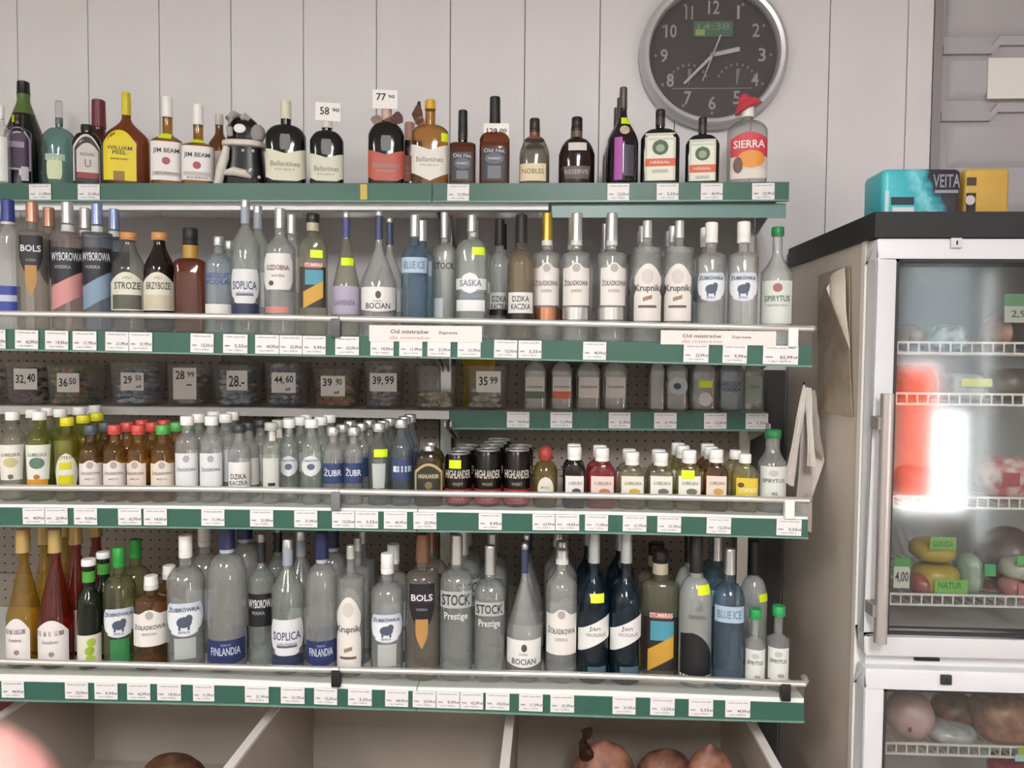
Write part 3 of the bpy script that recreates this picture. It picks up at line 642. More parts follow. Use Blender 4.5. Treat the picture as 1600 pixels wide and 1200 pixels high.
def arch(cx, gl, lab, short, txt, pic):
    B('second', cx, 364, 52, gl, lab, short, (mat('C48A4E', .4), 376, 26), 425, 378, .36, k='smooth', P=[('arch', cx-26, cx+24, 427, 486, 'DCD9C8'), ('rect', cx-22, cx+20, 462, 484, pic, 'print')], T=[(txt, cx, 448, 38, 11, '4A5048'), ('1921', cx, 436, 12, 4, '8A8A7A')])
arch(202, glass('C2C2BA', .5), 'smoky bottle with orange cap, cream arched label with dark picture', 'smoky arched-label bottle', 'STROZE', '59584E')
arch(250, DK('1C1412'), 'black liqueur bottle with orange cap and cream arched label', 'black arched-label bottle', 'BRZYBOZE', 'C9C0A8')
B('second', 298, 357, 48, glass('94441F', .5, .2), 'square red brown brandy bottle with black wax neck', 'red brown square bottle', (BLACK, 383, 23), 412, 404, .5, n=5, d=.95, k='round', G=[('neck_band', 'B08A3A', 384, 404, 1.02)])
B('second', 342, 370, 45, CLB, 'clear vodka with low silver cap, blue two-line print and white foot label', 'blue-print low-capped vodka', (SIL, 384, 18), 416, 396, .34, k='round', P=[('rect', 322, 362, 476, 491, 'E6E6E2')], T=[('ABSOLUT', 341, 432, 38, 9, '3A4E9A'), ('VODKA', 341, 442, 36, 8, '3A4E9A')], behind=1, blab='silver-capped vodka')
def sopl(sh, cx, top, w, lab, short, ly, yb_, cy, x0=None, beh=1):
    B(sh, cx, top, w, CLG, lab, short, (SIL, cy, w*.33), ly-40, cy+30, .3, k='cone', ck='bar', G=[('neck_strip', '9AA0AE', cy-1, cy+26, 1.02)],
      P=[('buffalo', cx-w*.48, cx+w*.48, ly, yb_, 'DEE0E2'), ('rect', cx-w*.46, cx+w*.46, yb_-3, yb_+14, '2E3552', 'print'), ('rect', cx-w*.3, cx+w*.3, yb_-18, yb_-15, '55586A', 'print')],
      T=[('SOPLICA', cx, ly+25, w*.82, 13, '4A5270'), ('szlachetna', cx, ly+37, w*.6, 6, '7C8296')], behind=beh, blab='tall silver-tipped vodka')
sopl('second', 384, 313, 44, 'tall slim vodka with oval white label above a navy foot band', 'tall oval-label vodka', 422, 478, 324)
B('second', 438, 326, 48, CL, 'clear vodka with silver cap, white eight-sided label and red foot', 'eight-sided-label vodka', (SIL, 357, 17), 392, 366, .38, ck='capsule', P=[('tag8', 414, 458, 398, 454, 'E6E4E2'), ('round', 422, 430, 440, 448, '5A4A48', 'print'), ('rect', 416, 452, 480, 490, 'C98A80', 'print')], T=[('OZDOBNA', 436, 420, 34, 8, '7A3E44'), ('wódka', 436, 432, 20, 5, '98888A')], behind=1, blab='silver-capped vodka')
def stum(sh, cx, top, w, lab, short, ys, yl, st, beh=0):
    k_ = w/60
    B(sh, cx, top, w, glass('D8D6BE', .5), lab, short, (mat('1C1614', .4), top+19*k_, 20*k_+6), ys, top+46*k_, .38, n=3, d=.6, k='round', G=[('collar', 'B5AC94', top+19*k_, top+36*k_, 1.05)],
      P=[('rect', cx-w*.42, cx+w*.45, yl, yl+82*k_, '2A241E'), ('rect', cx-w*.24, cx+w*.36, yl+6*k_, yl+36*k_, '4E93A6', 'print'), ('slant', cx-w*.3, cx+w*.36, yl+28*k_, yl+84*k_, 'C7993A', 'print'), ('rect', cx-w*.24, cx+w*.3, yl-7, yl+2, 'B0605A', 'print')],
      T=[('STUMBRAS', cx+2, yl-3, w*.6, 6*k_+1, 'E9DCD4')], stk=st, behind=beh, blab='black-capped bottle')
stum('second', 489, 334, 46, 'clear flat liquor with black cap, red band and teal and gold picture', 'teal and gold picture bottle', 388, 418, [(486, 505, 392, 404)])
B('second', 541, 330, 44, glass('DADAC8', .5), 'cone-shaped vodka with violet neck foil, lime sticker and lavender label', 'lavender-label cone vodka', (SIL, 341, 11), 452, 372, .26, k='cone', ck='round', G=[('neck_foil', '4A4A80', 342, 371, 1.03)], P=[('rect', 518, 562, 448, 492, 'A9A2B4')], T=[('LAWENDA', 540, 474, 32, 8, '6A5E80')], stk=[(534, 553, 404, 416)])
def boc(sh, cx, top, w, lab, short, y0, y1, cy, beh):
    B(sh, cx, top, w, CL, lab, short, (SIL, cy, w*.2), y0-8, cy+48, .23, k='cone', ck='round', G=[('neck_foil', '39415E', cy, cy+36, 1.04)], P=[('rbot', cx-w*.47, cx+w*.47, y0, y1, 'E9E7E3'), ('round', cx-4, cx+5, y0+6, y0+18, '4A4A50', 'print')],
      T=[('BOCIAN', cx, y1-9, w*.66, 9, '4A4A56'), ('biały', cx, y0+22, w*.25, 4, '8A8A90')], behind=beh, blab='blue-necked cone vodka')
boc('second', 592, 329, 58, 'cone-shaped clear vodka with navy neck foil and square white label', 'white-label cone vodka', 450, 488, 338, 1)
def bluev(sh, cx, top, w, lab, short, y0, y1, cy, beh, row=0):
    B(sh, cx, top, w, glass('A4C2D8', .6, .3), lab, short, (SIL, cy, w*.36), cy+36, cy+14, .36, n=2.6, k='round', ck='capsule', P=[('rect', cx-w*.46, cx+w*.46, y0, y1, 'A9BED0')], T=[('BLUE ICE', cx, (y0+y1)/2, w*.75, (y1-y0)*.5, '5E7A98')], behind=beh, blab='blue vodka', row=row)
bluev('second', 648, 336, 43, 'blue tinted vodka with silver cap and pale blue name band', 'blue tinted silver-cap vodka', 404, 428, 370, 1)
def stock(sh, cx, top, w, lab, short, cy, ty, th, col, ex, beh, P=()):
    P = list(P) + ([('rect', cx-w*.47, cx+w*.47, ty-th*.75, ty+th*.75, 'AEB2AF', 'name_band')] if ex else [])
    T = [('STOCK', cx, ty, w*.85, th, col)] + ([('Prestige', cx, ty+th+9, w*.7, 14, 'D6D8D8')] if ex else [])
    B(sh, cx, top, w, glass('F0F4F1', .55, .25, 1.3, milk=.12, gl=1.7), lab, short, (SIL, cy, w*.36), cy+24, cy+8, .36, n=2.6, k='round', ck='capsule', T=T, P=P, behind=beh, blab='silver-capped vodka')
stock('second', 687, 332, 44, 'clear vodka with long silver cap and dark name print over painted pale reflection', 'dark-print silver-cap vodka', 372, 417, 10, '3A3C40', False, 1, [('rect', 668, 685, 467, 500, 'DDE6E8')])  # the pale patch is a painted reflection of the entrance, not print
B('second', 737, 336, 50, CLG, 'pale green vodka with round crest label, two white bands and lime sticker', 'round-crest banded vodka', (SIL, 362, 15), 392, 374, .34, n=2.6, k='round', ck='capsule',
  P=[('rect', 713, 760, 437, 454, 'E2E4E4'), ('round', 720, 749, 428, 460, 'E9EAEA', 'print'), ('rect', 714, 758, 470, 487, 'E6E8E8', 'print'), ('rect', 720, 750, 460, 468, '7C8898', 'print')], T=[('SASKA', 736, 444, 34, 10, '7C8590')], stk=[(738, 757, 389, 401)], behind=1, blab='silver-capped vodka')
def duck(sh, cx, top, w, lab, short, y0, y1, cy, t1, t2, gl, beh=0):
    B(sh, cx, top, w, gl, lab, short, (BLACK, cy, w*.42), cy+34, cy+10, .38, k='round', ck='capsule', P=[('rect', cx-w*.44, cx+w*.42, y0, y1, 'E4E2DE')], G=[('foot_band', '1C1A1C', y1, y1+9, 1.0)],
      T=[(t1, cx, y0+10, w*.6, 9, '34343A'), (t2, cx, y0+22, w*.68, 9, '34343A')], behind=beh, blab='black-capped vodka')
duck('second', 814, 336, 44, 'clear black-capped vodka with amber tint, taller one of the black-capped pair', 'taller black-capped vodka', 458, 490, 380, 'DZIKA', 'KACZKA', glass('DCCFBA', .5), 1)
duck('second', 780, 343, 40, 'clear black-capped vodka, lower one of the black-capped pair', 'lower black-capped vodka', 458, 484, 384, 'DZIKA', 'KACZKA', CL, 1)
def zol(sh, cx, top, w, lab, short, capc, y0, y1, cy, foot, beh, hw=.47, gl=None, t2='GORZKA', dx=0):
    B(sh, cx, top, w, gl or CL, lab, short, (capc, cy, w*.4), max(y0-28, cy+22), cy+14, .40, k='smooth', ck='capsule', G=[('neck_band', 'D9DAD6', cy, cy+8, 1.05)]+([('foot_band', foot, y1+3, y1+22, .995)] if foot else []),
      P=[('bump', cx-w*hw+dx, cx+w*hw+dx, y0, y1, 'E6E2DC'), ('round', cx-6+dx, cx+6+dx, y0+2, y0+15, 'AFA9A2', 'print')], T=[('ŻOŁĄDKOWA', cx+dx, y0+(y1-y0)*.48, w*.84*hw/.47, (y1-y0)*.19, '54454A'), (t2, cx+dx, y0+(y1-y0)*.66, w*.4, (y1-y0)*.07, '948A88')], behind=beh, blab='metal-capped vodka')
zol('second', 854, 333, 43, 'clear vodka with gold cap, white arched-top label and copper foot', 'gold-capped vodka', GOLD, 412, 478, 376, COPPER, 1)
zol('second', 900, 333, 43, 'clear vodka with silver cap and white label, next to the gold-capped one', 'silver-capped vodka beside the gold-capped', SIL, 412, 478, 376, SIL, 1)
zol('second', 955, 333, 44, 'clear silver-capped vodka with white label next to the tall script labels', 'silver-capped vodka near script labels', SIL, 412, 478, 376, SIL, 2, dx=4)
def krup(sh, cx, top, w, lab, short, y0, y1, cy, tx, beh, dx=0, capc=None):
    B(sh, cx, top, w, CL, lab, short, (capc or mat('C9CDCB', .3, .5), cy, w*.32), y0-26, cy+24, .36, k='smooth', ck='capsule', P=[('tall', cx-w*.44+dx, cx+w*.46+dx, y0, y1, 'E5E0DA'), ('oval', cx-9+dx, cx+9+dx, y0+8, y0+32, 'CFC9C2', 'print'), ('rect', cx-w*.3+dx, cx+w*.3+dx, y1-24, y1-20, '6A5A50', 'print'), ('slant', cx-7+dx, cx+7+dx, y1-40, y1-30, '9A7B62', 'print')],
      T=[(tx, cx+dx, y0+(y1-y0)*.44, w*.84, 13, '4C4448')], behind=beh, blab='clear tall-labelled vodka')
krup('second', 1010, 345, 46, 'clear vodka with tall white script label next to the silver-capped vodkas', 'first tall script-label vodka', 414, 502, 372, 'Krupnik', 2, 1)
krup('second', 1060, 345, 45, 'clear vodka with tall white script label next to the buffalo labels', 'second tall script-label vodka', 414, 502, 372, 'Krupnik', 2, -2)
def zub(sh, cx, top, w, lab, short, y0, y1, cy, beh, gl=None, capc=None, low=None, tilt=0, dx=0, txt='ŻUBRÓWKA', cw=None):
    B(sh, cx, top, w, gl or CL, lab, short, (capc or WHITE, cy, cw or w*.44), y0-14-.25*(y0-cy), cy+14, .38, k='round', n=2.4, P=[('buffalo', cx-w*.46+dx, cx+w*.47+dx, y0, y1, 'C9D2DE'), ('buffalo', cx-w*.42+dx, cx+w*.43+dx, y0+(y1-y0)*.22, y1-2, 'E3E7EB', 'print'),
      ('oval', cx-w*.2+dx, cx+w*.2+dx, y0+(y1-y0)*.4, y0+(y1-y0)*.74, '4C5568', 'print'), ('oval', cx+w*.04+dx, cx+w*.22+dx, y0+(y1-y0)*.34, y0+(y1-y0)*.58, '4C5568', 'print'), ('rect', cx-w*.15+dx, cx-w*.09+dx, y0+(y1-y0)*.66, y0+(y1-y0)*.80, '4C5568', 'print'), ('rect', cx+w*.09+dx, cx+w*.15+dx, y0+(y1-y0)*.62, y0+(y1-y0)*.80, '4C5568', 'print')] + ([('rect', cx-w*.26+dx, cx+w*.3+dx, y1+2, y1+low[1], low[0], 'strip')] if low else []),
      T=[(txt, cx+dx, y0+(y1-y0)*.17, w*.8, (y1-y0)*.17, '3E4A66'), ('BIAŁA', cx+dx, y0+(y1-y0)*.86, w*.3, (y1-y0)*.08, '6A7488')], behind=beh, blab='white-capped vodka' if not capc else 'capped vodka', rot=tilt if tilt else None)
zub('second', 1110, 348, 44, 'clear white-capped vodka with round buffalo label beside the script labels', 'first buffalo-label vodka', 428, 472, 380, 1)
zub('second', 1160, 347, 45, 'clear white-capped vodka with round buffalo label beside the green-capped spirit', 'second buffalo-label vodka', 428, 472, 380, 0)
def spir(sh, cx, top, w, lab, short, y0, y1, cy, cw, beh=0, dx=0, Y=None, gl=None, seal=True, stk=()):
    B(sh, cx, top, w, CL, lab, short, (mat('1F7A45', .4), cy, cw), y0-14, y0-14-(y0-cy)*.42, .30, k='bell', n=2, P=[('rect', cx-w*.46+dx, cx+w*.46+dx, y0, y1, 'D2D8D0')]+([('round', cx-7+dx, cx+7+dx, y0+4, y0+18, 'A0625C', 'print')] if seal else []),
      T=[('SPIRYTUS', cx+dx, y0+(y1-y0)*.42, w*.76, (y1-y0)*.14, '5A6A60'), ('rektyfikowany', cx+dx, y0+(y1-y0)*.58, w*.66, (y1-y0)*.07, '8A948C')], behind=beh, Y=Y, stk=stk, blab='green-capped spirit')
spir('second', 1213, 355, 48, 'clear spirit bottle with green cap and red seal, last on the second shelf', 'green-capped end spirit', 440, 506, 369, 19)
# ------------------------------------------------------------------ middle shelf: tubs of sweets and small flasks
TUBG = glass('FAFBFB', .9, 0, 1.0, gl=1.4, milk=.04)
def tub(cx, x0, x1, y0, lab, short, cols, cardspec, fill=.75, clab='', base_y=None, sq=True, peak=None):
    sh = 'tubs'; Yw = S[sh]['Y']+.07; R = (x1-x0)/2/F*Yw*.97; cx = (x0+x1)/2
    X = unp(cx, 620, Yw).x; Z = zX(sh, 'deck', X)+.0006; base = prj((X, Yw, Z))[1]; H = unp(cx, y0, Yw).z-Z
    D = min(R, .058); OCC[sh].append((X, Yw, R, D, True))
    t = thing('sweets_tub', lab, 'tub', (X, Yw, Z), 0, 'sweets tubs on the middle shelf')
    n = 4.5 if sq else 2.4; rings = []
    for z, f in ((0, .84), (.004, .88), (H*.5, .94), (H-.004, 1.0), (H, 1.03), (H-.002, .985), (H*.5, .92), (.006, .86)):
        rings.append([(x, y, z) for x, y in sect(R*f, D*f, n)])
    link('tub_wall', MB().rings(rings), TUBG, t)
    m = MB(); hx, hy = R*.84, D*.84; rnd = random.Random(int(cx))
    mats = [mat(''.join('%02X' % int(int(c[i:i+2], 16)*.72+255*.28) for i in (0, 2, 4)), .3, noise=.15, scale=60) for c in cols]; parts = [MB() for _ in cols]
    lv = 0; z = .010; N = max(10, int(26*fill*R/.05))
    while z < H*fill:
        for _ in range(max(4, int(11*R/.05))):
            s = rnd.uniform(.008, .013); px_, py_ = rnd.uniform(-1, 1)*(hx-.012)*.97, rnd.uniform(-1, 1)*(hy-.012)
            if abs(rnd.random()) < .6: py_ = -abs(py_)*.25-(hy-.012)*.72
            M = Matrix.Translation((px_, py_, z+rnd.uniform(0, .006))) @ Matrix.Rotation(rnd.uniform(0, 3), 4, 'Z') @ Matrix.Rotation(rnd.uniform(-.6, .6), 4, 'X')
            mb = parts[rnd.randrange(len(cols))]
            L_, W_, T_ = s*1.2, s*.75, s*.55
            rg = [(-1.7, .9, .15), (-1.15, .2, .2), (-.9, .85, .8), (0, 1, 1), (.9, .85, .8), (1.15, .2, .2), (1.7, .9, .15)]
            mb.rings([[tuple(M @ Vector((a*L_*.6, b*W_*math.cos(2*PI*j/6), c*T_*math.sin(2*PI*j/6)))) for j in range(6)] for a, b, c in rg])
        z += .013
    first = None; me = MB(); idx = []
    for i, pmb in enumerate(parts):
        nv = len(me.v); me.v += pmb.v; me.f += [tuple(nv+q for q in f) for f in pmb.f]; idx += [i]*len(pmb.f)
    mm = me.mesh('sweets', 50)
    for q in mats: mm.materials.append(q)
    mm.polygons.foreach_set('material_index', idx)
    o = link('sweets', mm, None); o.location = (X, Yw, Z); o['kind'] = 'stuff'; tag(o, clab, 'sweets')
    q = 2*R/(x1-x0); xx = lambda p: (p-cx)*q; zz = lambda p: (base-p)*H/(base-y0)
    if cardspec:
        a, b, c, d, txts = cardspec; kx = D*1.04/Yw; xx = lambda p: ((p-cx)*q)*(1-kx)-X*kx
        rot = math.radians(rnd.uniform(-4, 4))
        card(t, None, xx, zz, a, b, c, d, -D*1.04-.001, txts)
    if peak:
        mb = MB(); pts = [(xx(p[0]), -.02+.01*math.sin(i*2), zz(p[1])) for i, p in enumerate(peak)]
        mb.tube(pts, [.006, .014, .016, .010, .004][:len(pts)], 8); link('film_bag', mb, glass('D9DCE2', .6, .2), t)
    FR.setdefault(sh, []).append((cx, short)); return t
def pr(cx, y, a, b, w=17, h=14): return [(a, cx-5, y, w, h), (b, cx+12, y-1, w*.55, h*.7)]
tub(0, -40, 16, 572, 'brown sweets tub at the near end of the middle shelf, cut by the picture edge', 'end brown tub', ['6B3A1E', '8C5A2E', 'B0B4AE'], None, .9, 'brown wrapped sweets in the tub at the near end of the shelf')
tub(48, 19, 80, 566, 'clear tub with tilted handwritten card 32,40 on its front', 'tub priced 32,40', ['5A2436', '6E2C3C', '3A1A28'], (20, 60, 575, 607, [('32,', 32, 592, 17, 15), ('40', 50, 589, 14, 13)]), .8, 'dark wine-red wrapped sweets in the tub priced 32,40')
tub(120, 83, 158, 570, 'clear tub with greenish handwritten card 36,50 and mixed bright packs', 'tub with greenish card', ['D29A24', 'C78A1E', '4E7A34', 'C0403A', '3E6A30'], (87, 125, 582, 611, [('36', 98, 596, 15, 13), ('50', 114, 594, 12, 10)]), .92, 'yellow, green and red wrapped sweets in the tub with greenish card')
tub(218, 180, 256, 565, 'clear tub with handwritten card 29,50 and blue white sweets', 'tub of blue white sweets', ['B9CBE2', '5E83B4', 'E2E6EA', '8FA9CC'], (187, 226, 581, 608, [('29', 199, 592, 14, 12), ('50', 217, 589, 10, 8), ('zł', 217, 602, 10, 4)]), .85, 'pale blue and white wrapped sweets in the tub priced 29,50')
tub(296, 266, 328, 568, 'clear tub with long handwritten card 28,99 down its front', 'tub priced 28,99', ['BFB6AC', '9C9288', 'D8D2CA'], (269, 308, 574, 622, [('28', 281, 585, 15, 13), ('99', 299, 584, 12, 8), ('-', 296, 600, 9, 2)]), .8, 'grey beige wrapped sweets in the tub priced 28,99')
tub(372, 338, 410, 570, 'clear tub with square card 28 and crumpled film bag rising behind', 'tub priced 28', ['A9AEC6', '8C92B2', 'C6CAD8'], (353, 388, 578, 608, [('28.-', 370, 594, 26, 17)]), .85, 'lilac grey wrapped sweets in the tub priced 28', peak=[(334, 600), (338, 570), (344, 558), (372, 562), (396, 570)])
tub(450, 417, 484, 566, 'clear tub with handwritten card 44,60 and a blue pack', 'tub priced 44,60', ['9AA0B4', 'C3C8D4', '3E4E86', '6A6E80'], (423, 463, 581, 612, [('44,', 436, 593, 16, 13), ('60', 453, 591, 12, 11), ('zł', 450, 606, 9, 5)]), .9, 'grey and navy wrapped sweets in the tub priced 44,60')
tub(527, 492, 563, 576, 'clear tub with handwritten card 39,90 over red and yellow sweets', 'tub priced 39,90', ['C4423A', 'D25A50', 'B9B62E', '7E8E2E', 'C9A23A'], (500, 540, 586, 617, [('39', 511, 596, 15, 12), ('90', 530, 595, 10, 10), ('zł', 526, 611, 9, 5)]), .75, 'red and yellow wrapped sweets in the tub priced 39,90')
tub(603, 570, 632, 564, 'clear tub with handwritten card 39,99 over mauve sweets', 'tub priced 39,99', ['6A627E', 'C49A80', '8E7E8A', 'B2A6A2'], (577, 621, 582, 610, [('39,', 590, 594, 17, 14), ('99', 609, 593, 15, 13)]), .88, 'mauve and peach wrapped sweets in the tub priced 39,99')
tub(684, 648, 719, 571, 'clear square tub without card, a third full of gold sweets', 'cardless gold sweets tub', ['CDB97E', 'A89868', 'E0D6B0'], None, .38, 'gold wrapped sweets lying low in the cardless tub', sq=True)
tub(762, 726, 797, 571, 'clear square tub with faded grey card and gold sweets', 'tub with faded card', ['C6B684', '98906E', 'DAD6C4', 'A8A48C'], (743, 783, 579, 611, [('35', 755, 594, 14, 13), ('99', 772, 593, 12, 11)]), .62, 'gold wrapped sweets in the tub with faded card')
yp_ = unp(748, 600, 2.066); yt_ = thing('yellow_pack', 'yellow foil pack peeping over the tub with faded card', 'pack', (yp_.x, 2.066, zX('tubs', 'deck', yp_.x)+.0006)); hh_ = unp(748, 560, 2.066).z-yt_.location.z
link('pouch', MB().rings([[(x, y, z) for x, y in sect(a, b, 2.6)] for z, a, b in ((0, .040, .012), (.01, .044, .016), (hh_*.5, .042, .016), (hh_-.012, .044, .006), (hh_, .045, .001))]), mat('C2A62E', .4, noise=.2), yt_)
def flask(cx, w, lab, short, g=CL, P=(), T=(), stk=(), capc=SIL, top=545, **kw):
    B('tubs', cx, top, w, g, lab, short, (capc, top+12, w*.4), top+36, top+22, .36, n=3.4, d=.5, k='round', P=P, T=T, stk=stk, cat='flask', name='flask', **kw)
def zf(cx, w, foot): return [('rect', cx-w*.42, cx+w*.42, 589, 621, 'E4E0DA')] + ([('rect', cx-w*.42, cx+w*.42, 611, 622, foot, 'print')] if foot else [])
def zt(cx, w): return [('ŻOŁĄDKOWA', cx, 604, w*.72, 6, '4A4046')]
flask(836, 35, 'small clear flask with white label and dark green stripe', 'green-striped flask', P=zf(836, 35, '5A6A5C'), T=zt(836, 35), behind=1, blab='small clear flask')
flask(878, 34, 'small clear flask with white label and orange foot stripe', 'orange-striped flask', P=zf(878, 34, 'D4694A'), T=zt(878, 34), capc=mat('C0503C', .4), behind=1, blab='small clear flask')
flask(920, 37, 'small clear flask with plain grey white label beside the orange-striped one', 'first plain-label flask', P=zf(920, 37, None), T=zt(920, 37), behind=1, blab='small clear flask')
flask(962, 36, 'small clear flask with plain grey white label before the empty gap', 'second plain-label flask', P=zf(962, 36, None), T=zt(962, 36), behind=1, blab='small clear flask')
flask(1027, 22, 'unlabelled clear flask turned edge-on after the empty gap', 'edge-on unlabelled flask', behind=1, blab='small clear flask')
flask(1058, 33, 'small clear flask with round buffalo label', 'buffalo-label flask', P=[('oval', 1044, 1074, 589, 617, 'C9D0D6'), ('oval', 1052, 1064, 598, 608, '4C5568', 'print')], behind=1, blab='small clear flask')
flask(1100, 38, 'small clear flask with lime sticker over a white swirl', 'lime-stickered flask', P=[('oval', 1092, 1112, 612, 634, 'E8E8E6')], stk=[(1092, 1112, 594, 605)], behind=1, blab='small clear flask')
flask(1143, 37, 'small clear flask with blue grey two-line name print', 'blue-print flask', g=CLB, T=[('ABSOLUT', 1142, 600, 30, 7, '5A6484'), ('VODKA', 1142, 608, 28, 7, '5A6484')], behind=1, blab='small clear flask')
flask(1178, 30, 'small dim flask with pale green label, last on the middle shelf', 'pale green label flask', P=[('rect', 1166, 1190, 588, 630, 'A9B2A6')], T=[('GIN', 1178, 604, 14, 5, '6A746A')])
# ------------------------------------------------------------------ fourth shelf: miniatures
def mini(cx, top, w, g, lab, short, capc, cy, P=(), T=(), sy=None, n=2, d=1.0, beh=1, stk=(), ck='screw', blab='miniature', cw=None, k='smooth', **kw):
    B('fourth', cx, top, w, g, lab, short, (capc, cy, cw or 21), sy, kw.pop('ny', cy+8), .44, n=n, d=d, k=k, P=P, T=T, stk=stk, behind=beh, blab=blab, cat='bottle', name='miniature_bottle', step=kw.pop('step', .062), ck=ck, **kw)
mini(21, 643, 40, glass('D6D6C4', .5), 'clear miniature with white cap and tapering white lemon label', 'lemon-label miniature', WHITE, 656, [('trap', 3, 38, 693, 747, 'E4E2D6'), ('oval', 10, 30, 712, 728, 'C2B882', 'print'), ('round', 16, 24, 738, 746, '6A6658', 'print')], [('LUBELSKA', 20, 708, 26, 5, '7A7868')], 688, beh=2, blab='white-capped miniature')
mini(63, 643, 41, glass('B4BE62', .5), 'yellow green miniature with white cap and leaf label over orange', 'leaf-label miniature', WHITE, 656, [('trap', 44, 80, 693, 747, 'E2E4D8'), ('oval', 50, 72, 712, 730, '5E7868', 'print'), ('rect', 46, 76, 746, 758, 'D08E2C', 'print'), ('round', 56, 65, 738, 746, 'A9742A', 'print')], [('LUBELSKA', 62, 708, 26, 5, '6A7264')], 688, beh=3, blab='white-capped green miniature')
mini(106, 652, 36, glass('C2BC4A', .5), 'yellow miniature with yellow cap and white yellow bulb-shaped label', 'yellow-capped miniature', mat('D9CF1E', .4), 665, [('drop', 90, 122, 706, 757, 'DCDACA'), ('rect', 96, 114, 720, 731, 'CFC81E', 'print'), ('rect', 94, 116, 740, 757, 'CCC41C', 'print')], [('CYTRYN', 106, 713, 24, 5, '6A6848')], 692, beh=2, blab='yellow-capped miniature')
def zm(cx, w, lab, short, capc, g, lc='E4DCD6', top=664, shift=0, beh=2, foot=None, bl='amber miniature'):
    mini(cx, top, w, g, lab, short, capc, top+14, [('bump', cx-w*.46+shift, cx+w*.46+shift, 717, 758, lc), ('round', cx-5+shift, cx+5+shift, 719, 730, 'A9A2A0', 'print')], [('ŻOŁĄDKOWA', cx+shift, 737, w*.76, 7, '6A5A5C'), ('MIĘTA', cx+shift, 746, w*.4, 4, '948888')], 706, beh=beh, blab=bl)
zm(143, 36, 'dark amber miniature with slate cap and white arched-top label', 'slate-capped amber miniature', mat('4A555C', .4), glass('B08850', .5), beh=1)
zm(180, 36, 'amber miniature with red cap and whole white label, nearest the slate cap', 'first red-capped miniature', mat('CE4A44', .4), glass('C89C58', .5))
zm(217, 35, 'amber miniature with red cap and label turned aside, beside the green cap', 'second red-capped miniature', mat('CE4A44', .4), glass('D2A254', .5), 'E2D4C6', shift=-4)
zm(255, 38, 'amber miniature with bright green cap and white label', 'green-capped amber miniature', mat('4EA84E', .4), glass('D2A658', .5), 'E2D8C8')
def zc(cx, lab, short): mini(cx, 650, 37, CL, lab, short, WHITE, 664, [('rect', cx-17, cx+17, 706, 757, 'DEE0E2'), ('round', cx-5, cx+5, 709, 720, 'A4A8AC', 'print')], [('ŻOŁĄDKOWA', cx, 731, 28, 8, '5A5E66')], 690, beh=2, blab='white-capped clear miniature', n=2.4)
zc(293, 'clear miniature with square white label beside the green-capped amber one', 'first square-label miniature')
zc(331, 'clear miniature with square white label next to the black-capped duck miniature', 'second square-label miniature')
mini(374, 664, 35, CL, 'short clear miniature with dark cap and two-line white label', 'two-line label miniature', mat('3A3A40', .4), 676, [('rect', 358, 391, 720, 763, 'E6E4E0')], [('DZIKA', 374, 742, 24, 8, '34343A'), ('KACZKA', 374, 752, 27, 7, '34343A')], 706, beh=2, blab='dark-capped clear miniature')
mini(424, 660, 30, CLG, 'clear miniature with pale side label and paper neck strip', 'neck-strip miniature', mat('B9BAB4', .4), 672, [('rect', 412, 436, 714, 764, 'CDCFC6'), ('rect', 420, 431, 752, 757, '2E2E30', 'print'), ('rect', 422, 431, 664, 688, 'D5D3C9', 'neck_strip')], [], 700, beh=2, blab='clear miniature')
def zmn(cx, lab, short): mini(cx, 655, 34, CLG, lab, short, WHITE, 668, [('oval', cx-15, cx+15, 710, 742, 'DADFE0'), ('oval', cx-6, cx+6, 722, 732, '5A6274', 'print')], [('ŻUBRÓWKA', cx, 717, 24, 4, '5A6478')], 698, beh=2, blab='white-capped clear miniature')
zmn(451, 'clear miniature with round buffalo label beside the neck-strip miniature', 'first buffalo-label miniature')
zmn(487, 'clear miniature with round buffalo label beside the blue-banded ones', 'second buffalo-label miniature')
def zbr(cx, w, lab, short): mini(cx, 667, w, CL, lab, short, SIL, 680, [('rect', cx-w*.47, cx+w*.47, 722, 753, '2C3E68')], [('ŻUBR', cx, 735, w*.8, 13, 'E4E8EE')], 706, beh=2, blab='silver-capped miniature')
zbr(521, 34, 'clear miniature with dark blue band and whole white name', 'first blue-banded miniature'); zbr(553, 30, 'clear miniature with dark blue band and name partly turned away', 'second blue-banded miniature')
mini(592, 661, 34, glass('D2D8D4', .5), 'clear miniature with lime sticker on its shoulder', 'lime-stickered miniature', SIL, 674, [('trap', 582, 603, 722, 760, 'B9BEBC')], [], 704, stk=[(585, 606, 700, 712)], beh=2, blab='silver-capped miniature')
mini(627, 655, 34, glass('C6D2DA', .5), 'clear miniature with navy stripe and white name block', 'navy-striped miniature', SIL, 668, [('rect', 612, 643, 716, 748, '34436A'), ('rect', 615, 643, 726, 735, 'DDE2E6', 'print')], [('WÓDKA', 629, 730, 20, 5, '5A6484')], 702, beh=2, blab='silver-capped miniature')
mini(670, 697, 45, glass('7E6A40', .45, .15), 'short dark whisky flask with gold-framed black label', 'gold-framed dark flask', SIL, 704, [('arch', 648, 692, 722, 768, 'B4A274'), ('arch', 651, 689, 726, 766, '2A241A', 'print'), ('rect', 652, 688, 737, 747, '3A3424', 'print'), ('round', 664, 676, 750, 762, '7A6C48', 'print')], [('HIGHLANDER', 670, 742, 32, 6, 'D8CCAA')], 722, n=3, d=.6, k='round', beh=1, cw=18, ny=706, ck='bar', step=.07)
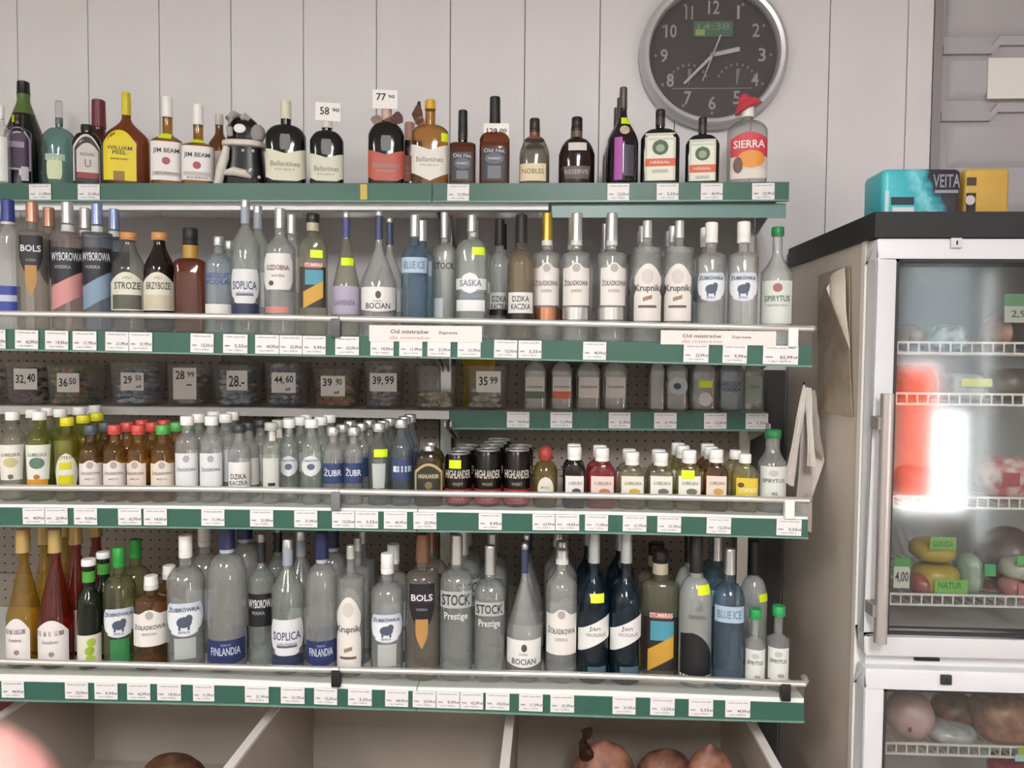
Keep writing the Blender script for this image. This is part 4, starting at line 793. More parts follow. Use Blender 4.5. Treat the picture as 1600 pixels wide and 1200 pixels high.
def can(cx, top, w, lab, short, beh, stk=()):
    sh = 'fourth'; Yw = S[sh]['Y']+.022+w/F*S[sh]['Y']*.5; X = unp(cx, 750, Yw).x; R = w/2/F*Yw*.985
    Yw = place_y(sh, X, Yw, R, R); OCC[sh].append((X, Yw, R, R, False)); Z = zX(sh, 'deck', X)+.0006; base = prj((X, Yw, Z))[1]; H = unp(cx, top, Yw).z-Z; q = H/(base-top); mp = 2*R/w
    t = thing('drink_can', lab, 'can', (X, Yw, Z), -math.atan2(X, Yw)*.75, 'cans on the fourth shelf'); sp = Shape(H, R, H, H*1.01, H, R, 2, 1, 'cone')
    link('can_body', MB().lathe([(0, R*.78), (.003, R*.82), (.008, R), (H-.012, R), (H-.003, R*.86)], 28), mat('1C1816', .25, .5), t)
    link('lid', MB().lathe([(H-.004, R*.87), (H-.001, R*.90), (H, R*.88), (H-.001, R*.84), (H-.005, R*.80)], 28), SIL, t)
    link('tab', MB().box(-.009, .009, -.012, .008, H-.0046, H-.003), SIL, t)
    zz = lambda p: (base-p)*q; xx = lambda p: (p-cx)*mp
    z1 = zz(761); m = MB().lathe([(.008, R+.0004), (z1, R+.0004)], 28, cap0=False, cap1=False); rb = link('red_band', m, mat('B03A3E', .3, .3), t)
    link('lettering', wrap_text(sp, 'HIGHLANDER', 0, zz(738), w*.9*mp, 13*q, .0007), mat('CFC6B8', .4), t)
    link('lettering', wrap_text(sp, 'WHISKY', 0, zz(753), w*.4*mp, 5*q, .0007), mat('9A8C7A', .4), t)
    link('lettering', wrap_text(sp, 'COLA', 0, zz(774), w*.45*mp, 8*q, .0009), mat('E0A9A4', .4), rb)
    for a, b, c, d in stk: link('price_sticker', patch(sp, 'rect', xx(a), xx(b), zz(d), zz(c), .0016, 6, 2), mat(LIME, .5), t)
    FR[sh].append((cx, short)); kids = list(t.children); yb = Yw
    for i in range(beh):
        yb = place_y(sh, X+.004*(i+1), yb+2*R+.003, R, R); OCC[sh].append((X+.004*(i+1), yb, R, R, False))
        c = t.copy(); COL.objects.link(c); c.location = (X+.004*(i+1), yb, Z); del c['label']
        tag(c, f"black can {('directly', 'second', 'third')[i]} behind the {short}", 'can', 'cans on the fourth shelf')
        for ch in kids:
            if 'sticker' in ch.name: continue
            cc = ch.copy(); COL.objects.link(cc); cc.parent = c
can(716, 706, 43, 'black drink can with red foot band and lime sticker', 'lime-stickered can', 2, [(702, 721, 716, 729)])
can(762, 701, 44, 'black drink can with red foot band, middle of the three cans', 'middle can', 3)
can(808, 701, 43, 'black drink can with red foot band beside the red-capped round miniature', 'can beside the red-capped miniature', 1)
mini(852, 697, 39, glass('B4A05C', .5, .15), 'round amber miniature with red hood and white drop-shaped label', 'red-hooded round miniature', mat('9C3A30', .5), 718, [('drop', 840, 865, 742, 772, 'DAD6C6')], [('MIÓD', 852, 758, 14, 5, '8A7E5A')], 738, n=2.4, beh=0, ck='round', k='round', cw=22, ny=720)
def lub(cx, w, g, lab, short, lc, top=700, beh=1, stk=(), x0=None, pic='C9A03A', bl='white-capped flat miniature'):
    a = x0 or cx-w*.38
    mini(cx, top, w, g, lab, short, WHITE, top+20, [('rect', a, cx+w*.42, 742, 774, lc), ('oval', cx-w*.1, cx+w*.3, 761, 771, pic, 'print')], [('LUBELSKA', cx+2, 753, w*.6, 5, '7A7468')], top+38, n=3.4, d=.6, k='round', beh=beh, stk=stk, blab=bl, cw=22, ny=top+23, jit=.003, step=.05)
lub(897, 36, DK('1A1216'), 'flat black currant miniature with white cap and white label', 'black flat miniature', 'E4E0DC', 698, 1, pic='4A4448', bl='black white-capped miniature')
lub(940, 44, glass('C8505A', .6, .1, milk=.15), 'flat bright red miniature with white cap and pink label', 'red flat miniature', 'E6CFC8', 700, 1, pic='C06A5A', bl='red white-capped miniature')
lub(987, 43, glass('D2CEB6', .5), 'flat pale miniature with white cap and fruit label beside the red one', 'pale fruit-label miniature', 'E2E0D2', 706, 1)
lub(1032, 42, glass('CFC9B0', .5), 'flat cloudy miniature with grey picture label beside the lime-stickered miniature', 'grey picture-label miniature', 'E4E2D8', 707, 1, pic='6A6A62')
lub(1076, 42, glass('D2CA92', .5), 'flat yellowish miniature with lime sticker above its label', 'lime-stickered flat miniature', 'E4E4DA', 703, 2, [(1064, 1084, 733, 746)], pic='6E6A5E')
lub(1118, 38, glass('AC7E50', .5), 'flat brown miniature with white cap and peach label', 'brown flat miniature', 'E4D4C2', 702, 2, pic='C79A4A')
mini(1163, 709, 40, glass('D6CFA2', .5), 'flat miniature with white cap and bright yellow label', 'yellow-label flat miniature', WHITE, 723, [('rect', 1150, 1186, 745, 776, 'D9BE3A'), ('oval', 1152, 1162, 752, 760, '5A5228', 'print')], [('ADWOKAT', 1168, 764, 28, 8, 'F0E8C0')], 740, n=3.4, d=.6, k='round', beh=1, cw=19, ny=726, blab='white-capped flat miniature')
B('fourth', 1206, 671, 42, CL, 'clear spirit bottle with green cap, last on the fourth shelf', 'green-capped fourth-shelf spirit', (mat('1F7A45', .4), 684, 25), 722, 700, .5, k='bell', P=[('rect', 1188, 1227, 726, 776, 'D8DAD4'), ('round', 1200, 1214, 731, 742, 'B9BDB6', 'print')], T=[('SPIRYTUS', 1207, 748, 32, 6, '4A504C'), ('95%', 1209, 768, 9, 5, '3A3E3C')], cat='bottle')
# ------------------------------------------------------------------ lowest shelf
def wine(cx, w, g, lab, short, x0, x1, y0, cap='C2A468'):
    B('bottom', cx, 826, w, g, lab, short, (mat(cap, .4, .3), 862, 21), 960, 880, .30, k='cone', ck='capsule', P=[('arch', x0, x1, y0, 1029, 'E8E2E0'), ('rect', x0+3, x1-6, y0+17, y0+24, '8A8280', 'print'), ('round', (x0+x1)/2-4, (x0+x1)/2+4, y0+48, y0+56, '9A8A80', 'print')], T=[('CYDR', (x0+x1)/2-2, y0+20, (x1-x0)*.6, 5, 'E8E2E0'), ('Gruszkowy', (x0+x1)/2-2, y0+34, (x1-x0)*.5, 7, '8A7A7A')], behind=2, blab='gold-capped wine', step=.075)
wine(38, 52, glass('D2AC44', .55, .2), 'golden yellow wine bottle with gold cap and white arched label', 'yellow wine', 11, 49, 958)
wine(88, 53, glass('B64A3C', .5, .2), 'red rose wine bottle with gold cap and white arched label', 'red wine', 60, 108, 961)
B('bottom', 140, 873, 36, DK('141C14'), 'slim dark green bottle with white cap and three green apples on its label', 'green apples bottle', (WHITE, 883, 22), 940, 915, .52, k='smooth', G=[('neck_band', '4C9A3E', 891, 908, 1.02)],
  P=[('rect', 122, 158, 987, 1033, 'DCD8CA'), ('round', 138, 151, 992, 1005, '9BB63A', 'print'), ('round', 135, 149, 1004, 1018, '8FAE32', 'print'), ('round', 136, 150, 1017, 1031, 'A0BC3C', 'print')], behind=1, blab='white-capped dark bottle')
zub('bottom', 184, 855, 54, 'pale vodka with green cap, tilted buffalo label and green strip', 'green-capped buffalo-label vodka', 944, 988, 885, 1, glass('C2C496', .5), mat('2E9A3E', .4), ('2F7A46', 38), dx=2, cw=21)
zol('bottom', 237, 899, 54, 'short amber bottle with white cap and square white label', 'short amber white-capped bottle', WHITE, 945, 1001, 912, None, 1, gl=glass('B58850', .5, .2), t2='MIODOWA')
zub('bottom', 291, 836, 60, 'large clear vodka with white cap, buffalo label and grey strip', 'largest buffalo-label vodka', 934, 985, 870, 1, None, None, ('A9AEAC', 34), cw=22)
def fin(cx, top, w, lab, short, y0, cy):
    B('bottom', cx, top, w, CL, lab, short, (mat('20284E', .35), cy, w*.42), cy+50, cy+8, .34, k='dome', ck='capsule', G=[('neck_ring', 'B9BCC6', cy, cy+6, 1.03)], P=[('rbot', cx-w*.46, cx+w*.46, y0, y0+38, '26305E')], T=[('FINLANDIA', cx, y0+17, w*.72, 12, 'C6CCDE'), ('VODKA OF', cx, y0+7, w*.25, 3, 'A9B2CC')], behind=1, blab='navy-capped vodka')
fin(355, 822, 62, 'larger clear domed vodka with navy cap and navy foot label', 'larger navy-label vodka', 990, 856)
sopl('bottom', 450, 842, 52, 'tall vodka with blue neck strip, oval white label and red seal', 'red-seal oval-label vodka', 960, 1018, 856)
B('bottom', 408, 834, 46, CLG, 'clear vodka with dark neck strip and black square name label', 'black square label vodka', (mat('9A9C9E', .3, .7), 846, 15), 905, 880, .30, k='smooth', ck='bar', G=[('neck_strip', '25272B', 846, 878, 1.03)], P=[('rect', 387, 430, 922, 972, '17171A')], T=[('WYBOROWA', 408, 937, 42, 13, 'DCDCE0'), ('VODKA', 404, 951, 22, 5, 'A9A9AE')], behind=1, blab='dark-necked vodka')
fin(503, 830, 51, 'smaller clear domed vodka with navy cap and navy foot label', 'smaller navy-label vodka', 993, 872)
krup('bottom', 548, 852, 46, 'clear vodka with tall white script label on the lowest shelf', 'tall script-label lowest vodka', 926, 1042, 872, 'Krupnik', 2, -3, mat('C4C6BE', .3, .5))
zub('bottom', 605, 864, 52, 'mid-size clear vodka with white cap, buffalo label and grey strip', 'mid-size buffalo-label vodka', 952, 995, 895, 1, None, None, ('AEB2AE', 36), cw=21)
bols('bottom', 660, 833, 55, 'large clear vodka with dark copper neck and black pointed shield label', 'large shield-label vodka', 905, 985, 876, mat('7A5A44', .3, .5), 926, 1005)
stock('bottom', 713, 835, 56, 'larger clear vodka with grey cap and black and white name print', 'larger name-print vodka', 880, 929, 17, '1E1E22', True, 2)
stock('bottom', 765, 852, 49, 'smaller clear vodka with grey cap and black and white name print', 'smaller name-print vodka', 896, 944, 14, '1E1E22', True, 2)
boc('bottom', 819, 847, 57, 'cone-shaped vodka with dark neck foil and white label on the lowest shelf', 'cone vodka on the lowest shelf', 990, 1032, 858, 2)
zol('bottom', 877, 858, 50, 'clear vodka with silver cap and white arched-top label on the lowest shelf', 'silver-capped lowest vodka', SIL, 944, 1014, 872, None, 3)
def jan(cx, lab, short, st):
    B('bottom', cx, 832, 50, glass('42647C', .5, .15), lab, short, (mat('B9BCBE', .35, .5), 878, 18), 936, 892, .30, k='smooth', ck='capsule', P=[('slant', cx-24, cx+24, 954, 1012, 'E8E6E4'), ('rect', cx-8, cx+20, 1032, 1050, '4A6270', 'print')], T=[('Jan', cx+2, 974, 18, 9, '8A8A92'), ('NICOLAUS', cx+4, 983, 30, 5, '8A8A92')], stk=st, behind=2, blab='dark blue bottle')
jan(927, 'dark blue bottle with slanted white label and lime sticker', 'lime-stickered dark blue bottle', [(922, 943, 921, 934)])
jan(977, 'dark blue bottle with slanted white label and no sticker', 'dark blue bottle without sticker', [])
stum('bottom', 1030, 859, 60, 'clear flat liquor with black cap and painted picture of teal sky and gold field', 'painted picture liquor', 912, 958, [], 1)
def piano(cx, top, w, lab, short, st, Y, full):
    P = [('piano', cx-w*.44, cx+w*.46, 980, 1046, '16161A'), ('rect', cx-w*.44, cx+w*.46, 1046, 1058, 'DCDCDA', 'print')] + [('rect', cx-w*.40+i*5.2, cx-w*.40+i*5.2+2, 1046, 1053, '16161A', 'print') for i in range(9)] if full else []
    fg = glass('C4C8C5', .75, .2, 1.05, .25, milk=.45)
    B('bottom', cx, top, w, fg, lab, short, (BLACK, 893 if full else 897, w*.40), 930, 900, .40, k='round', ck='bar', P=P, T=[('ORIGINAL', cx+2, 955, w*.5, 6, '6A6C6E'), ('d', cx+5, 941, 8, 12, '7A7C7E')] if full else [('ORIGINAL', cx, 940, w*.5, 6, '6A6C6E')], stk=st, Y=Y, behind=1 if full else 0, blab='black-capped frosted bottle')
piano(1086, 833, 52, 'frosted grey bottle with black piano picture and lime sticker', 'frosted piano bottle', [(1088, 1107, 908, 922)], None, True)
bluev('bottom', 1138, 857, 48, 'blue tinted vodka with silver cap and lilac name band on the lowest shelf', 'blue tinted lowest vodka', 940, 965, 896, 2)
piano(1176, 845, 42, 'dim frosted bottle with black cap and lime sticker behind the small green-capped spirits', 'dim frosted bottle', [(1184, 1196, 922, 934)], 1.80, False)
def spb(cx, top, lab, short, y0, cy):
    B('bottom', cx, top, 34, CL, lab, short, (mat('2A9A52', .4), cy, 20), y0-10, cy+28, .40, k='bell', P=[('rect', cx-15, cx+16, y0, 1056, 'DEDFDB'), ('round', cx-6, cx+6, y0+5, y0+14, 'B9BCB6', 'print')], T=[('SPIRYTUS', cx, y0+20, 25, 6, '4A504C'), ('95%', cx+4, y0+42, 9, 5, '3A3E3C')], cat='bottle')
spb(1179, 951, 'small spirit bottle with green cap touching the blue vodka', 'first small green-capped spirit', 1010, 966)
spb(1215, 946, 'small spirit bottle with green cap at the very end of the lowest shelf', 'last small green-capped spirit', 1007, 961)
# ------------------------------------------------------------------ price tags in the rails
TAGM = mat('E9E6E6', .4); USED = set()
prices = ['11,99', '21,99', '31,99', '12,50', '5,55', '44,99', '23,99', '9,99', '62,99', '14,50']
card_me = bevel(MB().box(-.5, .5, -.0012, 0, -.5, .5).mesh('price_tag'), .0004, 1); card_me.materials.append(TAGM)
let = []
for p in prices:
    m = MB(); text_flat(m, p, .36, .20, (.16, -.0018, -.13), (1, 0, 0), (0, 0, 1)); text_flat(m, 'zł', .13, .13, (.42, -.0018, -.12), (1, 0, 0), (0, 0, 1))
    text_flat(m, 'cena', .2, .09, (-.33, -.0018, -.12), (1, 0, 0), (0, 0, 1)); text_flat(m, '1 szt. = '+p+' zł', .62, .09, (-.02, -.0018, -.34), (1, 0, 0), (0, 0, 1))
    text_flat(m, 'wódka czysta 40%', .8, .08, (0, -.0018, .36), (1, 0, 0), (0, 0, 1))
    me = m.mesh('lettering', 0); me.materials.append(mat('5A5A62', .6)); let.append(me)
TAGS = dict(top=[(46, 80), (122, 156), (699, 733), (949, 983), (1026, 1060), (1095, 1129), (1175, 1210)],
    second=[(-12, 9), (24, 60), (71, 107), (114, 151), (165, 201), (202, 238), (298, 334), (349, 387), (399, 436), (437, 472), (473, 509), (524, 561), (579, 615), (624, 660), (668, 704), (715, 751), (772, 808), (810, 846), (911, 947), (1068, 1107), (1129, 1167), (1192, 1247)],
    tubs=[(792, 827), (860, 894), (951, 985), (1022, 1057), (1100, 1135), (1165, 1200)],
    fourth=[(36, 70), (71, 106), (116, 152), (185, 221), (225, 261), (315, 351), (391, 427), (460, 496), (519, 554), (555, 591), (600, 636), (646, 682), (748, 784), (832, 867), (868, 905), (914, 950), (973, 1010), (1027, 1064), (1104, 1142), (1213, 1252)],
    bottom=[(3, 38), (102, 138), (148, 184), (199, 235), (246, 283), (302, 335), (383, 420), (439, 476), (491, 527), (544, 581), (602, 638), (645, 681), (682, 718), (719, 755), (759, 796), (811, 848), (860, 897), (957, 993), (1016, 1054), (1076, 1114), (1133, 1172)])
GN = dict(top='topmost shelf', second='second shelf', tubs='middle shelf', fourth='fourth shelf', bottom='lowest shelf')
ti = 0
for sh, L_ in TAGS.items():
    Y = S[sh]['Y']-.0075
    for a, b in L_:
        cx = (a+b)/2; yt, ybm = S[sh]['gt'](cx)+1.0, S[sh]['gb'](cx)-.5
        p0 = unp(a, (yt+ybm)/2, Y); p1 = unp(b, (yt+ybm)/2, Y); zt = unp(cx, yt, Y).z; zb = unp(cx, ybm, Y).z
        sl = (zX(sh, 'gt', p1.x)-zX(sh, 'gt', p0.x))/(p1.x-p0.x)
        fr = sorted(FR[sh], key=lambda f: abs(f[0]-cx)); nmz = None
        for f in fr[:3]:
            if (sh, f[1]) not in USED: nmz = f[1]; USED.add((sh, f[1])); pre = 'white price tag on the'; break
        if nmz is None:
            for word in ('extra', 'third', 'fourth'):
                if (sh, fr[0][1], word) not in USED: USED.add((sh, fr[0][1], word)); nmz = fr[0][1]; pre = word+' white price tag on the'; break
        o = link('price_tag', card_me, None, None, ((p0.x+p1.x)/2, Y, (zt+zb)/2)); o.rotation_euler = (0, -math.atan(sl)+math.radians(R_.uniform(-.6, .6)), 0)
        o.scale = (p1.x-p0.x, 1, (zt-zb))
        tag(o, f'{pre} rail below the {nmz}', 'price tag', f'price tags on the {GN[sh]}')
        c = link('lettering', let[ti % len(let)], None, o); ti += 1
# paper strips on the second shelf
for (a, b, y0, y1, lb) in ((577, 753, 508, 533, 'pink white promotion strip behind the guard below the blue tinted vodka'), (1032, 1212, 516, 538, 'pink white promotion strip behind the guard below the buffalo-label vodkas')):
    Y = YD-.0085; p0 = unp(a, y1, Y); p1 = unp(b, y1+(b-a)*.011, Y); h = unp(a, y0, Y).z-p0.z; w = p1.x-p0.x
    t = thing('promotion_strip', lb, 'paper strip', (p0.x, Y, p0.z), 0, 'promotion strips on the second shelf'); t.rotation_euler = (0, -math.atan2(p1.z-p0.z, w), 0)
    link('strip', MB().box(0, w, -.0012, 0, 0, h), mat('EBE2DE', .5), t)
    m = MB(); text_flat(m, 'Od mistrzów', w*.34, h*.26, (w*.36, -.0018, h*.62), (1, 0, 0), (0, 0, 1)); text_flat(m, 'Zaprasza', w*.17, h*.22, (w*.70, -.0018, h*.55), (1, 0, 0), (0, 0, 1)); link('lettering', m, mat('6A5A58', .6), t)
    m = MB(); text_flat(m, 'dla mistrzów', w*.36, h*.2, (w*.36, -.0018, h*.24), (1, 0, 0), (0, 0, 1)); link('lettering', m, mat('C9A29A', .6), t)
Y = S['top']['Y']-.0075; p = unp(563, 312, Y); q_ = unp(574, 288, Y)
tag(link('yellow_strip', MB().box(p.x, q_.x, Y-.001, Y, p.z, q_.z), mat('C9B25A', .6)), 'narrow yellow tape strip stuck on the topmost green rail', 'tape')
# ------------------------------------------------------------------ wall clock
cc = unp(1112, 90, YW); cr = 95/F*YW
ck = thing('wall_clock', 'round wall clock with silver rim and dark dial above the herbal liqueur bottles', 'clock', (cc.x, YW, cc.z))
def disc(r, y0, y1, seg=64, cx=0, cz=0):
    return MB().rings([[(cx+r*math.cos(2*PI*j/seg), y, cz+r*math.sin(2*PI*j/seg)) for j in range(seg)] for y in (y0, y1)])
link('backing', disc(cr*1.12, -.012, -.001), mat('BDBDBF', .4), ck)
rim = MB(); prof = [(1.0, -.030), (1.03, -.040), (1.09, -.042), (1.15, -.034), (1.17, -.020), (1.16, -.004), (1.0, -.004), (.995, -.015)]
n0 = 64; k_ = len(prof)
for j in range(n0):
    for r, y in prof: rim.v.append((cr*r*math.cos(2*PI*j/n0), y, cr*r*math.sin(2*PI*j/n0)))
for j in range(n0):
    for i in range(k_):
        i2 = (i+1) % k_; j2 = (j+1) % n0; rim.f.append((j*k_+i, j*k_+i2, j2*k_+i2, j2*k_+i))
link('rim', rim, mat('C9C9CC', .3, .35), ck)
dial = link('dial', disc(cr*.995, -.016, -.013), mat('4C4343', .55, noise=.12, scale=60), ck)
NU = mat('B2AEB2', .5); u = cr/95
m = MB()
for i in range(1, 13):
    a_ = math.radians(90-30*i); r = 73*u if i not in (12, 6) else 71*u
    text_flat(m, str(i), (4 if i == 1 else 11 if i < 10 else 11 if i == 11 else 17)*u, 20*u, (r*math.cos(a_), -.0166, r*math.sin(a_)), (1, 0, 0), (0, 0, 1))
link('numerals', m, NU, dial)
m = MB()
for i in range(12):
    a_ = math.radians(30*i); m.v += disc(2.4*u, -.0172, -.0164, 8, 86*u*math.cos(a_), 86*u*math.sin(a_)).v; n = len(m.v)-16
    m.f += [tuple(n+q for q in f) for f in disc(1, 0, 1, 8).f]
for sx in (-1, 1):
    for i in range(9):
        a_ = math.radians(20+17.5*i); x, z = sx*36*u+28*u*math.cos(a_), -40*u+26*u*math.sin(a_)
        m.box(x-1.3*u, x+1.3*u, -.0172, -.0164, z-2*u, z+2*u)
    m.hexa([(sx*36*u+dx*u, yy, -44*u+dz*u) for dz in (0, 24) for dx, yy in ((-1, -.0175), (1, -.0175), (1+4*dz/24, -.0168), (-1+4*dz/24, -.0168))])
m.box(-60*u, 60*u, -.0172, -.0164, -50*u, -48.5*u); mk = link('dial_marks', m, mat('8E8A8E', .5), dial); mk['kind'] = 'stuff'
lc = link('display', MB().box(-30*u, 29*u, -.0185, -.016, 27*u, 50*u), mat('55755E', .4), dial)
m = MB(); text_flat(m, '14:38', 48*u, 10*u, (0, -.019, 42*u), (1, 0, 0), (0, 0, 1)); link('lettering', m, mat('7E9C82', .5), dial)
link('display_light', MB().box(-27*u, -13*u, -.0195, -.0185, 29*u, 38*u), mat('9DB45E', .4), dial)
def hand(a, b, w0, w1, y, nm):
    a = Vector((a[0]*u, y, a[1]*u)); b = Vector((b[0]*u, y, b[1]*u)); d = (b-a).normalized(); s = Vector((-d.z, 0, d.x)); t = Vector((0, .0012, 0))
    link(nm, MB().hexa([a-s*w0*u, a+s*w0*u, a+s*w0*u+t, a-s*w0*u+t, b-s*w1*u, b+s*w1*u, b+s*w1*u+t, b-s*w1*u+t]), mat('CFC7C8', .4), ck)
hand((-4, -1), (39, 8), 3.0, 3.4, -.0215, 'hour_hand'); hand((3, 3), (-43, -43), 2.2, 1.8, -.0235, 'minute_hand'); hand((10, 28), (-16, -40), 1.1, .7, -.0255, 'second_hand')
link('hand_hub', disc(3.5*u, -.0275, -.016, 14), NU, ck)
link('crystal', disc(cr*.995, -.0300, -.0290), glass('F4F5F6', .95, 0, 1.0, gl=1.35, milk=.01), ck)
# ------------------------------------------------------------------ glass-door fridge
YB_, YDR = 1.61, 1.555
XF = unp(1348, 550, YB_).x; FW = .66; XR_ = XF+FW
ZT = unp(1367, 331, YDR).z; ZB = unp(1367, 371, YDR).z
FRW = mat('D6CABC', .45, noise=.04, scale=5); FRI = mat('B5B3B2', .5); FWH = mat('D8D9DC', .35); FB = mat('1D1D21', .55)
fg_ = thing('refrigerator', 'white glass-door shop fridge with black top beside the drinks rack', 'fridge', (XF, YB_, 0))
DB = YW-.03-YB_
def fr(n, m, mt, par=None): return link(n, m, mt, par or fg_)
fr('side_panel', MB().box(0, .035, 0, DB, .08, ZB), FRW); fr('side_panel', MB().box(FW-.035, FW, 0, DB, .08, ZB), FRW)
fr('back_panel', MB().box(.035, FW-.035, DB-.03, DB, .08, ZB), FRI); fr('floor_panel', MB().box(.035, FW-.035, 0, DB-.03, .08, .16), FRI)
fr('edge_trim', MB().box(-.003, .010, -.006, .012, .08, ZB), mat('EFE9E2', .4))
fr('plinth', MB().box(.02, FW-.02, .03, DB-.03, 0, .08), FB)
fr('top_fascia', MB().box(-.006, FW+.004, -.058, DB, ZB, ZT), FB)
zc0 = unp(1450, 1045, YDR).z; zc1 = unp(1450, 1029, YDR).z
fr('cross_rail', MB().box(.01, FW-.01, -.03, .05, zc0-.02, zc1+.02), FWH)
fr('shelf_wall', MB().box(.035, FW-.035, 0.05, DB-.03, zc0-.01, zc1+.01), FRI)
dx0 = unp(1366, 550, YDR).x-XF
def doorf(za, zb, wt, wb, ws, lab):
    y0, y1 = YDR-YB_, YDR-YB_+.042
    m = MB(); x0, x1 = dx0, FW-.004
    for (a, b, c, d) in ((x0, x1, zb-wt, zb), (x0, x1, za, za+wb), (x0, x0+ws, za+wb, zb-wt), (x1-ws, x1, za+wb, zb-wt)):
        m.box(a, b, y0, y1, c, d)
    me = m.mesh('door'); bevel(me, .005, 2); d = link('door', me, FWH, fg_)
    link('gasket', MB().box(x0+.01, x1-.01, y1, y1+.010, za+.01, za+.03).box(x0+.01, x1-.01, y1, y1+.010, zb-.03, zb-.01).box(x0+.01, x0+.03, y1, y1+.010, za+.03, zb-.03).box(x1-.03, x1-.01, y1, y1+.01, za+.03, zb-.03), mat('8A8580', .7), d)
    g = .006
    link('glass_pane', MB().box(x0+ws-.004, x1-ws+.004, y0+.012, y0+.018, za+wb-.004, zb-wt+.004), glass('F0F4F2', .9, 0, 1.0, gl=1.7, milk=.01), d)
    m = MB()
    for (a, b, c, e) in ((x0+ws, x1-ws, zb-wt-g, zb-wt), (x0+ws, x1-ws, za+wb, za+wb+g), (x0+ws, x0+ws+g, za+wb, zb-wt), (x1-ws-g, x1-ws, za+wb, zb-wt)): m.box(a, b, y0+.004, y0+.011, c, e)
    link('glazing_seal', m, mat('2E2E32', .6), d)
    return d
z_ut, z_ub = unp(1450, 372, YDR).z, unp(1450, 1028, YDR).z
ws = (1397-1366)/F*YDR
d1 = doorf(z_ub, z_ut, 31/F*YDR, 34/F*YDR, ws, 'u')
z_lt = unp(1450, 1047, YDR).z
d2 = doorf(.12, z_lt, 32/F*YDR, .05, ws, 'l')
hx = unp(1383, 800, YDR-.04).x-XF; hz1 = unp(1383, 615, YDR-.04).z; hz0 = unp(1383, 1006, YDR-.04).z; hy = YDR-YB_-.035
m = MB().rings([[(hx+x, hy+y, z) for x, y in sect(.0115, .011, 3, 16)] for z in (hz0, hz0+.003, hz1-.003, hz1)]); link('handle', m, mat('B9B4B2', .3, .5), d1)
for zz_ in (unp(1370, 659, YDR).z, unp(1370, 946, YDR).z): link('handle_bracket', MB().box(dx0-.004, hx+.006, hy-.002, YDR-YB_-.0005, zz_-.012, zz_+.012), mat('8E8884', .4), d1)
for dd, px, py, colr in ((d1, 1493, 380, 'D0D0D2'), (d2, 1477, 1061, '2E2E32')):
    p = unp(px, py, YDR); link('lock', bevel(MB().box(p.x-XF-.011, p.x-XF+.011, YDR-YB_-.006, YDR-YB_-.0002, p.z-.010, p.z+.010).mesh('lock'), .002), mat(colr, .4), dd)
    link('keyhole', MB().box(p.x-XF-.0015, p.x-XF+.0015, YDR-YB_-.0068, YDR-YB_-.006, p.z-.004, p.z+.004), BLACK, dd)
p = unp(1457, 1028, YDR); fr('hinge_slot', MB().box(p.x-XF-.025, p.x-XF+.025, -.034, -.030, p.z-.003-.012, p.z+.003-.012), BLACK)
WIRE = mat('D9D5D2', .35, .2)
SHZ = []
def wire_shelf(py):
    Ysh = YB_+.03; z = unp(1500, py+8, Ysh).z; SHZ.append(z); m = MB(); n = 27; a, b = .04, FW-.04
    r = .0022; y0 = .03
    for zz_ in (z, z+.022): m.box(a, b, y0-r, y0+r, zz_-r, zz_+r)
    for i in range(n+1):
        x = a+(b-a)*i/n; m.box(x-.0014, x+.0014, y0-.0016, y0+.0016, z, z+.022); m.box(x-.0014, x+.0014, y0, DB-.05, z-.0016, z+.0012)
    for yy in (DB-.05, DB*.5): m.box(a, b, yy-r, yy+r, z-r-.003, z+r-.003)
    o = fr('wire_shelf', m, WIRE); o['kind'] = 'stuff'
for py in (544, 624, 785, 938, 1172): wire_shelf(py)
fl_ = fr('inner_lamp', MB().box(FW-.075, FW-.06, .03, .045, zc1+.1, ZB-.08), emit('F4F8FF', 1.2))
# goods in the fridge
def blob(name, px, py, wpx, hpx, dep, col, lab, cat, Y=1.715, kind='round', noise=.3, col2=None, parts=(), rough=.35, grp='goods in the fridge', zshelf=None):
    c = unp(px, py, Y); a = wpx/2/F*Y; h = hpx/2/F*Y; m = MB(); rings = []
    zn_ = min(SHZ, key=lambda z: abs(z-(c.z-h)))
    if abs(zn_-(c.z-h)) < .04: tp_ = c.z+h; h = (tp_-zn_-.004)/2; c = Vector((c.x, c.y, zn_+.004+h))
    N = 10
    e = {'round': 2, 'loaf': 2.8, 'block': 5}[kind]
    for i in range(N+1):
        ph = -PI/2+PI*i/N; s = math.copysign(abs(math.sin(ph))**(2/e), math.sin(ph)); cs = max(.02, abs(math.cos(ph))**(2/e))
        rings.append([(x*cs*(1+.04*math.sin(3*ph+x*90)), y*cs*(1+.05*math.sin(5*x*60)), s*h) for x, y in sect(a, dep, max(2, e*.8), 20)])
    m.rings(rings); t = thing(name, lab, cat, (c.x, Y, c.z-h), 0, grp)
    for v in range(len(m.v)): m.v[v] = (m.v[v][0], m.v[v][1], m.v[v][2]+h)
    link('body', m, mat(col, rough, noise=noise, scale=45, dark=col2, bump=.3), t)
    for nm, x0, x1, y0, y1, cl, txt in parts:
        q = Y/F; yo = -dep-.004
        pc = link(nm, MB().box((x0-px)*q, (x1-px)*q, yo-.0012, yo, (py-y1)*q+h, (py-y0)*q+h), mat(cl, .5), t)
        for s, xc, yc, tw, th, tcol in txt:
            l = MB(); text_flat(l, s, tw*q, th*q, ((xc-px)*q, yo-.0018, (py-yc)*q+h), (1, 0, 0), (0, 0, 1)); link('lettering', l, mat(tcol, .6), pc)
    return t
blob('sausage_ring', 1419, 521, 46, 30, .05, '9A6B42', 'brown smoked sausage ring on the top wire shelf near the handle', 'sausage', col2='5A3A22')
